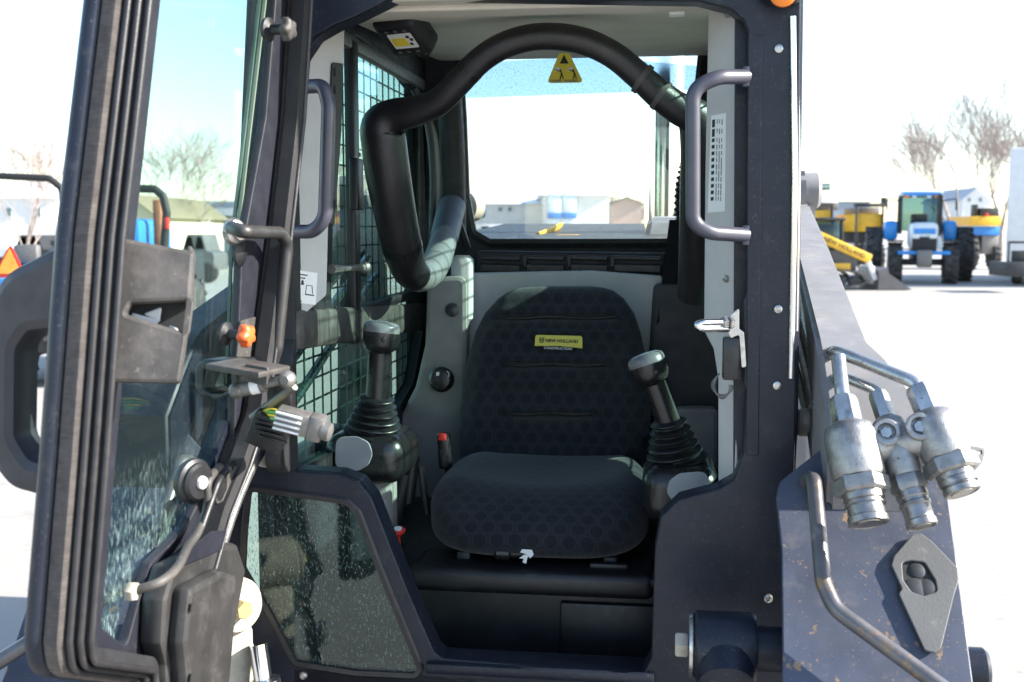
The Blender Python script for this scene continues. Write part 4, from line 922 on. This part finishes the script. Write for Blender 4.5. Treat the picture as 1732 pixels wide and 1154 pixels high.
def bare_tree(px, Y, h, spread, seed, label, group='bare trees round the yard', tw=6, lean=0):
    r = random.Random(seed); T = root('bare_tree', px, Y, label, 'tree', group)
    bt, bc = bmesh.new(), bmesh.new()
    def grow(p, d, L, rad, lev):
        n = 3; q = p.copy(); pts = [q.copy()]
        for i in range(n):
            d = (d + V((r.uniform(-1, 1), r.uniform(-1, 1), r.uniform(-.3, .6))) * .13).normalized(); q = q + d * (L / n); pts.append(q.copy())
        rr = [max(rad * (1 - .4 * i / n), Y * .00019) for i in range(n + 1)]
        tube_bm(pts, rr, 6 if lev < 2 else 3, bt if lev < 2 else bc)
        if lev >= tw: return
        for k in range(r.choice((2, 3, 3)) + (2 if lev == 0 else 0)):
            ax = V((r.uniform(-1, 1), r.uniform(-1, 1), 0)); t = r.choice((1.0, 1.0, .75, .5)) if lev else r.choice((1, .8, .6))
            base = pts[max(1, round(t * n))]
            nd_ = (d + ax.normalized() * spread * r.uniform(.6, 1.3) + V((0, 0, .15))).normalized()
            grow(base, nd_, L * r.uniform(.70, 1.0), rr[-1] * r.uniform(.5, .75), lev + 1)
    grow(V((0, 0, -.1)), V((lean, 0, 1)), h * .20, h * .018, 0)
    ob('trunk', bt, BARK, T, 60); ob('crown', bc, TWIG, T, 60); return T
def house(px, Y, x0, x1, ybase, yeave, ypeak, dep, wall, roofm, label, name='house', gable=True, wins=(), cat='house', over=.25):
    T = root(name, px, Y, label, cat)
    a, b, e, k = W.v(x0, ybase, Y), W.v(x1, ybase, Y), W.v(x0, yeave, Y).z, W.v(x0, ypeak, Y).z
    cx = (a.x + b.x) / 2; bm = bmesh.new()
    if gable:
        faces_of(bm, [(a.x, Y, 0), (b.x, Y, 0), (b.x, Y, e), (cx, Y, k), (a.x, Y, e), (a.x, Y + dep, 0), (b.x, Y + dep, 0), (b.x, Y + dep, e), (cx, Y + dep, k), (a.x, Y + dep, e)],
                 [(0, 1, 2, 3, 4), (9, 8, 7, 6, 5), (0, 5, 6, 1), (1, 6, 7, 2), (4, 9, 5, 0), (2, 7, 8, 3), (3, 8, 9, 4)])
        wob('wall', bm, wall, T)
        for s in (-1, 1):
            ex = a.x - over if s < 0 else b.x + over; ez = e - over * (k - e) / (cx - a.x)
            q = bmesh.new(); faces_of(q, [(ex, Y - over, ez + .05), (cx, Y - over, k + .05), (cx, Y + dep + over, k + .05), (ex, Y + dep + over, ez + .05)], [(0, 1, 2, 3)])
            bmesh.ops.solidify(q, geom=q.faces[:], thickness=.15); wob('roof', q, roofm, T)
    else:
        faces_of(bm, [(a.x, Y, 0), (b.x, Y, 0), (b.x, Y + dep, 0), (a.x, Y + dep, 0), (a.x, Y, e), (b.x, Y, e), (b.x, Y + dep, e), (a.x, Y + dep, e)], [(0, 1, 5, 4), (1, 2, 6, 5), (2, 3, 7, 6), (3, 0, 4, 7), (4, 5, 6, 7)])
        wob('wall', bm, wall, T); q = bmesh.new(); o_ = over
        faces_of(q, [(a.x - o_, Y - o_, e), (b.x + o_, Y - o_, e), (b.x + o_, Y + dep / 2, k), (a.x - o_, Y + dep / 2, k), (b.x + o_, Y + dep + o_, e), (a.x - o_, Y + dep + o_, e)], [(0, 1, 2, 3), (3, 2, 4, 5), (1, 4, 2), (0, 3, 5), (0, 5, 4, 1)])
        wob('roof', q, roofm, T)
    for (p, q_, r_, s_) in wins:
        f = pbox('window', T, p, q_, r_, s_, Y - .08, .08, WSTEEL); w_ = pbox('pane', T, p + (q_ - p) * .15, q_ - (q_ - p) * .15, r_ + (s_ - r_) * .12, s_ - (s_ - r_) * .12, Y - .10, .03, GLASS_T, 0)
    return T
SIDING = mat('white_siding', (.70, .69, .66), .7, 0, .05, 1.5); CREAM = mat('cream_siding', (.66, .60, .42), .7, 0, .06, 1.5)
ROOFG = mat('grey_shingles', (.24, .24, .25), .85, 0, .2, 4); METALB = mat('blue_grey_cladding', (.26, .30, .36), .5, 0, .08, 1, stretch=(30, 1, .1)); ROOFW = mat('snowy_roof', (.78, .79, .82), .8, 0, .05, 1)
# --- buildings
house(1420, 62, 1330, 1470, 395, 341, 338, 14, METALB, METALB, 'flat blue grey shed behind the parked machines', 'shed', False, cat='shed', over=.1)
house(1650, 95, 1626, 1674, 392, 338, 318, 9, SIDING, ROOFW, 'white two storey house between the two tall bare trees', 'house', True, [(1637, 1643, 334, 342), (1656, 1662, 334, 342), (1646, 1652, 352, 362)])
house(850, 66, 700, 930, 392, 345, 322, 22, SIDING, ROOFW, 'long low white building seen through the rear window', 'building', False, [(842, 850, 350, 358), (858, 866, 350, 358), (812, 822, 352, 372)], 'building')
bdn = house(950, 60, 922, 1030, 392, 330, 318, 16, SIDING, ROOFW, 'white garage with a blue striped door seen through the rear window', 'garage', False, (), 'garage')
for x0, x1 in ((926, 949.5), (950.5, 975)):
    pbox('garage_door', bdn, x0, x1, 326, 392, 59.8, .1, mat('pale_door', (.60, .68, .72), .5)); pbox('door_stripe', bdn, x0, x1, 360, 370, 59.7, .08, BLUE)
house(1060, 75, 1035, 1085, 392, 345, 335, 12, mat('tan_brick', (.40, .30, .27), .8), ROOFG, 'small tan building right of the garage, seen through the rear window', 'house', True)
house(40, 70, -60, 98, 395, 335, 300, 14, SIDING, ROOFW, 'white house with snowy roof behind the left bare tree', 'house', False, [(10, 20, 350, 368), (60, 70, 350, 368)])
house(236, 42, 180, 262, 398, 362, 330, 10, CREAM, mat('tan_roof', (.42, .36, .24), .8), 'cream house with a steep gable seen through the door glass', 'house', True, [(222, 232, 372, 388)])
house(330, 55, 285, 400, 396, 365, 335, 12, mat('grey_siding', (.33, .35, .36), .7), ROOFG, 'low grey roofed house seen through the door glass', 'house', False, [(310, 322, 374, 386)])
house(560, 50, 520, 640, 398, 350, 320, 12, CREAM, ROOFG, 'cream house seen through the left guard mesh', 'house', False, [(560, 575, 362, 380)])
# --- trees
bare_tree(1612, 70, 12.5, .50, 3, 'tall bare tree just left of the white house', lean=-.05)
bare_tree(1690, 62, 11.5, .52, 11, 'tall bare tree at the right edge beside the white trailer')
bare_tree(1660, 120, 17, .5, 23, 'thin bare tree far behind the white house')
bare_tree(962, 80, 6.2, .6, 5, 'small bare tree rising over the garage roof')
bare_tree(1052, 95, 6.0, .6, 8, 'faint bare tree right of the garage')
bare_tree(48, 38, 6.2, .5, 14, 'bare tree at the left edge in front of the white house')
bare_tree(300, 48, 6.8, .7, 19, 'broad bare tree seen through the door glass')
bare_tree(560, 60, 8.0, .6, 31, 'bare tree seen through the left guard mesh')
# --- pole sign
S = root('pole_sign', 1390, 75, 'small dark green sign board on a tall pole', 'sign')
pbox('board', S, 1376, 1405, 310, 322, 75, .25, mat('sign_green', (.05, .13, .10), .5)); pbox('pole', S, 1389, 1392, 322, 395, 75.05, .15, STEELD)
pbox('sign_mark', S, 1377, 1381, 311, 321, 74.93, .06, mat('sign_yellow', (.4, .45, .1), .5)); pbox('sign_text', S, 1384, 1402, 314, 318, 74.93, .06, mat('sign_pale', (.3, .35, .38), .5))
L = root('street_lamp', 1622, 80, 'thin curved street lamp before the tall bare tree', 'street lamp')
lp = [W.v(1622, 392, 80), W.v(1617, 310, 80), W.v(1598, 262, 80), W.v(1570, 243, 80), W.v(1545, 240, 80)]
lp[0].z = 0
wob('mast', tube_bm([V(p) for p in crom(lp, 6)], .07, 8), STEELD, L); pbox('lamp_head', L, 1541, 1552, 238, 242, 80, .3, STEELD)

# --- blue tractor facing us
def tractor():
    Y = 35.0; T = root('farm_tractor', 1558, Y, 'blue farm tractor with big lugged tyres facing the camera', 'tractor')
    T.rotation_euler.z = R(-16)
    def p(n, c, s, m, bev=.03, rot=None): return ob(n, box_bm(c, s, rot, bev), m, T)
    HW = mat('hood_white', (.66, .70, .72), .35, 0, .05, 2, coat=.3); LB_ = mat('tractor_blue', (.02, .26, .68), .35, 0, .08, 3, coat=.3)
    hood = p('hood', (0, 0.25, 1.45), (.80, 2.0, .82), HW, .16); p('hood_band', (0, -.765, 1.60), (.62, .02, .16), LB_, .008)
    p('grille', (0, -.76, 1.18), (.70, .05, .50), INK, .02); p('front_weight', (0, -.95, .78), (.42, .35, .52), STEELD, .04); p('bumper', (0, -.7, .95), (1.5, .2, .12), LB_, .03)
    p('front_axle', (0, -.1, .66), (1.6, .22, .2), DKM, .04); p('chassis', (0, 1.2, .85), (.5, 2.8, .5), DKM, .04)
    cab = p('cab_glass', (0, 1.95, 2.15), (1.12, 1.3, 1.10), GLASS_T, .05)
    for sx in (-1, 1):
        for y_ in (1.28, 2.62): p('cab_post', (sx * .60, y_, 2.12), (.09, .09, 1.22), DKM, .02)
        p('fender', (sx * .88, 1.95, 1.62), (.42, 1.4, .62), LB_, .12); p('headlight', (sx * .24, -.775, 1.44), (.2, .03, .12), WHITE, .01)
        p('roof_lamp', (sx * .45, 1.10, 2.68), (.14, .06, .09), AMBER, .01); p('work_light', (sx * .22, 1.10, 2.67), (.12, .05, .08), WHITE, .01)
        ob('mirror_arm', tube_bm([(sx * .6, 1.25, 2.55), (sx * 1.02, 1.15, 2.6)], .02, 6), DKM, T); p('mirror', (sx * 1.03, 1.14, 2.42), (.05, .12, .34), DKM, .02)
    p('roof', (0, 1.95, 2.78), (1.30, 1.7, .18), HW, .07); p('roof_band', (0, 1.085, 2.76), (1.1, .03, .10), LB_, .01); p('exhaust', (.52, .9, 2.1), (.10, .10, 1.3), DKM, .03); p('seat', (0, 2.1, 1.8), (.5, .4, .7), DKM, .06)
    for sx in (-1, 1):
        wheel((sx * .80, -.1, .62), .62, .42, T, WSTEEL, 16); p('front_fender', (sx * .80, -.1, 1.30), (.46, .9, .05), DKM, .02)
        wheel((sx * 1.38, 2.05, .86), .86, .50, T, LB_, 18)
    return T
tractor()
# --- compact track loader with bucket
def small_loader():
    Y = 31.5; T = root('compact_track_loader', 1430, Y, 'small black and yellow track loader with its bucket on the ground', 'loader')
    def p(n, c, s, m, bev=.03, rot=None): return ob(n, box_bm(c, s, rot, bev), m, T)
    p('body', (-.55, .3, .80), (1.5, 1.3, .55), DKM, .05); p('lower_body', (-.45, -.40, .62), (.9, .05, .22), YEL, .01)
    p('cab_glass', (-.62, .3, 1.45), (.86, .82, .85), GLASS_T, .03)
    for x_ in (-1.06, -.18):
        for y_ in (-.14, .74): p('cab_post', (x_, y_, 1.45), (.08, .08, .95), INK, .02)
    p('cab_roof', (-.62, .3, 1.93), (1.05, 1.05, .09), DKM, .03); p('seat', (-.62, .45, 1.25), (.4, .3, .5), INK, .06)
    for y_, nm in ((-.48, 0), (1.05, 1)):
        rot = Matrix.Rotation(R(24), 3, 'Y'); p('boom', (-.35, y_, 1.22), (1.9, .12, .26), YEL, .03, rot)
        p('boom_leg', (.52, y_, .62), (.14, .10, .75), WSTEEL, .02, Matrix.Rotation(R(-24), 3, 'Y'))
    pl = Plane(W, (-.35, -.545, 1.22), (math.cos(R(24)), 0, -math.sin(R(24))), (math.sin(R(24)), 0, math.cos(R(24))))
    text('NEW HOLLAND', .17, pl, .15, 0, .002, INK, T, name='lettering', bold=.004)
    for y_ in (-.45, 1.05):
        pts = fillet([(-1.35, y_, .08), (.35, y_, .08), (.45, y_, .30), (.05, y_, .62), (-1.15, y_, .62), (-1.5, y_, .35)], .12, 5, True) if False else [V((-.5 + 1.0 * math.cos(t) * (1 if math.sin(t) < 0 else .85), y_, .32 + .27 * math.sin(t))) for t in [i * math.pi / 14 for i in range(28)]]
        ob('track', sweep_bm(pts, [(-.05, -.18), (-.05, .18), (.0, .18), (.0, -.18)], (0, 1, 0)), TYRE, T)
        for k in range(4): ob('track_roller', lathe_bm((-1.1 + k * .40, y_ - .12, .24), (0, 1, 0), [(.05, 0), (.15, .01), (.15, .22), (.05, .23)], 16), DKM, T)
    bm = bmesh.new(); pr = [(.72, .55), (.70, .02), (1.62, .02), (.98, .46), (.95, .62)]
    n = len(pr); faces_of(bm, [(x, -.65, z) for x, z in pr] + [(x, 1.2, z) for x, z in pr], [tuple(range(n)), tuple(range(2 * n - 1, n - 1, -1))] + [(i, (i + 1) % n, n + (i + 1) % n, n + i) for i in range(n)])
    ob('bucket', bm, mat('bucket_grey', (.10, .095, .10), .55, 0, .15, 4), T); p('quick_hitch', (.66, .28, .40), (.12, 1.1, .5), WSTEEL, .03)
small_loader()
# --- other machines
def crate_machine(name, px, Y, label, cat, boxes, wheels=(), group=None):
    T = root(name, px, Y, label, cat, group)
    for n, x0, x1, y0, y1, dY, dep, m in boxes: pbox(n, T, x0, x1, y0, y1, Y + dY, dep, m)
    for x, r_, dY in wheels: wheel((GX(x, Y) - T.location.x, dY, r_), r_, r_ * .5, T, YEL, 14)
    return T
crate_machine('yellow_harvester', 1474, 46, 'yellow machine with black frame and chimney left of the blue tractor', 'harvester',
    [('body', 1450, 1492, 362, 392, 0, 3, YEL), ('lower_body', 1452, 1490, 392, 412, .2, 2.6, DKM), ('frame_post', 1447, 1451, 345, 425, -.2, .2, DKM), ('frame_post', 1492, 1496, 345, 412, -.2, .2, DKM),
     ('top_bar', 1447, 1496, 344, 350, -.2, .3, DKM), ('chimney', 1493, 1501, 334, 350, .4, .3, INK), ('top_deck', 1452, 1488, 351, 362, .4, 2, STEELD)], [(1456, .55, .3), (1488, .55, .3)])
crate_machine('yellow_harvester', 1390, 48, 'yellow machine half hidden behind the small track loader', 'harvester',
    [('body', 1370, 1406, 356, 380, 0, 3, YEL), ('top_deck', 1368, 1418, 341, 355, .2, 2, STEELD), ('frame_post', 1406, 1410, 348, 400, -.1, .2, DKM), ('lower_body', 1370, 1414, 380, 410, .2, 2.5, DKM), ('top_bar', 1370, 1418, 340, 344, -.1, .3, WSTEEL)], [(1376, .6, .3), (1410, .6, .3)])
crate_machine('grain_header', 1668, 47, 'yellow topped machine with blue base right of the blue tractor', 'harvester',
    [('hopper', 1642, 1694, 366, 382, 0, 2.4, YEL), ('top_rail', 1658, 1690, 352, 366, .5, 1, DKM), ('mast', 1648, 1655, 346, 366, .6, .4, DKM), ('base', 1640, 1692, 383, 398, .2, 2, BLUE), ('side_panel', 1660, 1690, 398, 430, .3, 1.6, STEELD), ('red_flag', 1667, 1673, 361, 366, -.1, .1, RED)], [(1648, .7, .6), (1688, .55, .6)])
T = root('box_trailer', 1740, 33, 'large white box trailer at the right edge', 'trailer')
T.rotation_euler.z = R(-25)
ob('box', box_bm((.65, 4.5, 2.35), (2.6, 9, 3.3), None, .08), WSTEEL, T); ob('undercarriage', box_bm((.65, 4.5, .62), (2.2, 8, .22), None, .03), DKM, T)
for k in (0, 1): wheel((-.35, 1.6 + k * 1.2, .5), .5, .3, T, WSTEEL, 0); wheel((1.65, 1.6 + k * 1.2, .5), .5, .3, T, WSTEEL, 0)
crate_machine('black_attachment', 1720, 29.5, 'low black attachment frame at the right edge beneath the trailer', 'attachment',
    [('frame', 1704, 1760, 444, 468, 0, 1.2, DKM), ('top_bar', 1707, 1760, 408, 412, .4, .1, INK), ('post', 1706, 1709, 408, 446, .4, .1, INK), ('back_plate', 1712, 1760, 424, 446, .6, .1, DKM)])
# --- compact tractor with roll bar and slow vehicle triangle at the far left
T = root('compact_tractor', 40, 11.5, 'compact tractor with a black roll bar and orange triangle at the left edge', 'tractor')
rp = [W.v(x, y, 11.5) for x, y in ((-40, 470), (-38, 310), (-20, 297), (84, 302), (104, 318), (109, 345), (104, 500))]
wob('roll_bar', tube_bm(fillet(rp, .08, 5), .035, 10), INK, T, 60)
P_ = VP(0); tp = Plane(W, W.v(18, 445, 11.2), (1, 0, 0), (0, 0, 1))
t0 = plate('warning_triangle', [fillet(tp.px([(18, 412), (46, 470), (-14, 470)]), .02, 3, True)], tp, .01, RED, None); t0.data.transform(Matrix.Translation(-T.location)); t0.parent = T
t0 = plate('warning_triangle_face', [tp.px([(17, 421), (37, 463), (-5, 463)])], tp, .006, mat('fluorescent_orange', (.95, .36, .05), .5), None, 0, .012); t0.data.transform(Matrix.Translation(-T.location)); t0.parent = T
pbox('seat_back', T, 22, 62, 414, 446, 11.6, .12, STEELD, .05); pbox('fender', T, -60, 110, 470, 500, 11.3, .8, BLUE, .08); pbox('seat', T, 22, 64, 440, 456, 11.7, .45, INK, .05)
pbox('body', T, -20, 80, 500, 600, 11.6, 2, DKM, .05)
for x in (-30, 92): wheel((GX(x, 11.5) - T.location.x, .6, .55), .55, .3, T, WSTEEL, 16)
T = root('utility_tractor', 250, 12.5, 'blue utility tractor with black hoop and red lamp seen through the door glass', 'tractor')
rp = [W.v(x, y, 12.5) for x, y in ((200, 420), (202, 330), (214, 319), (262, 320), (276, 332), (282, 360), (276, 440))]
wob('roll_bar', tube_bm(fillet(rp, .07, 5), .045, 10), INK, T, 60)
pbox('lamp', T, 277, 284, 368, 388, 12.4, .08, RED); pbox('upright', T, 260, 271, 338, 430, 12.9, .1, mat('rust_brown', (.30, .12, .06), .7)); pbox('hood', T, 216, 236, 370, 440, 12.7, 1.2, BLUE, .1); pbox('body', T, 205, 282, 430, 560, 12.8, 1.6, DKM, .05)
for x in (204, 284): wheel((GX(x, 12.5) - T.location.x, .6, .55), .55, .3, T, WSTEEL, 16)
# --- parked vehicles in the distance
def car(px, Y, wpx, body, label, h=1.5, group='vehicles parked in the distance'):
    L_ = wpx / F * Y; T = root('parked_car', px, Y, label, 'car', group); bm = bmesh.new()
    pr = [(-.5, .25), (.5, .25), (.5, .55), (.46, .62), (.30, .66), (.18, 1.0), (-.22, 1.0), (-.36, .68), (-.5, .62)]
    n = len(pr); q = [(x * L_, y_, z * h) for y_ in (-.85, .85) for x, z in pr]
    faces_of(bm, q, [tuple(range(n)), tuple(range(2 * n - 1, n - 1, -1))] + [(i, (i + 1) % n, n + (i + 1) % n, n + i) for i in range(n)]); ob('body', bm, body, T)
    for x0, x1 in ((-.31, -.04), (-.01, .23)):
        b2 = bmesh.new(); faces_of(b2, [(x0 * L_, -.86, .70 * h), (x1 * L_, -.86, .70 * h), ((x1 - .06) * L_, -.86, .95 * h), ((x0 + .07) * L_, -.86, .95 * h)], [(0, 1, 2, 3)]); bmesh.ops.solidify(b2, geom=b2.faces[:], thickness=-.01); ob('side_window', b2, DKM, T)
    for sx in (-.31, .31): wheel((sx * L_, -.75, .33), .33, .22, T, STEELD, 0, (0, 1, 0))
car(1030, 48, 62, BLUE, 'blue car parked right of the garage door', 1.35); car(1092, 50, 50, WSTEEL, 'white car parked behind the exhaust stack', 1.4)
car(835, 52, 75, WSTEEL, 'white van parked before the long low building', 1.9); car(70, 42, 70, DKM, 'dark car parked beneath the left bare tree', 1.45); car(0, 44, 70, WSTEEL, 'white car parked at the far left edge', 1.5)
car(345, 36, 60, STEELD, 'grey car parked before the grey roofed house', 1.5)
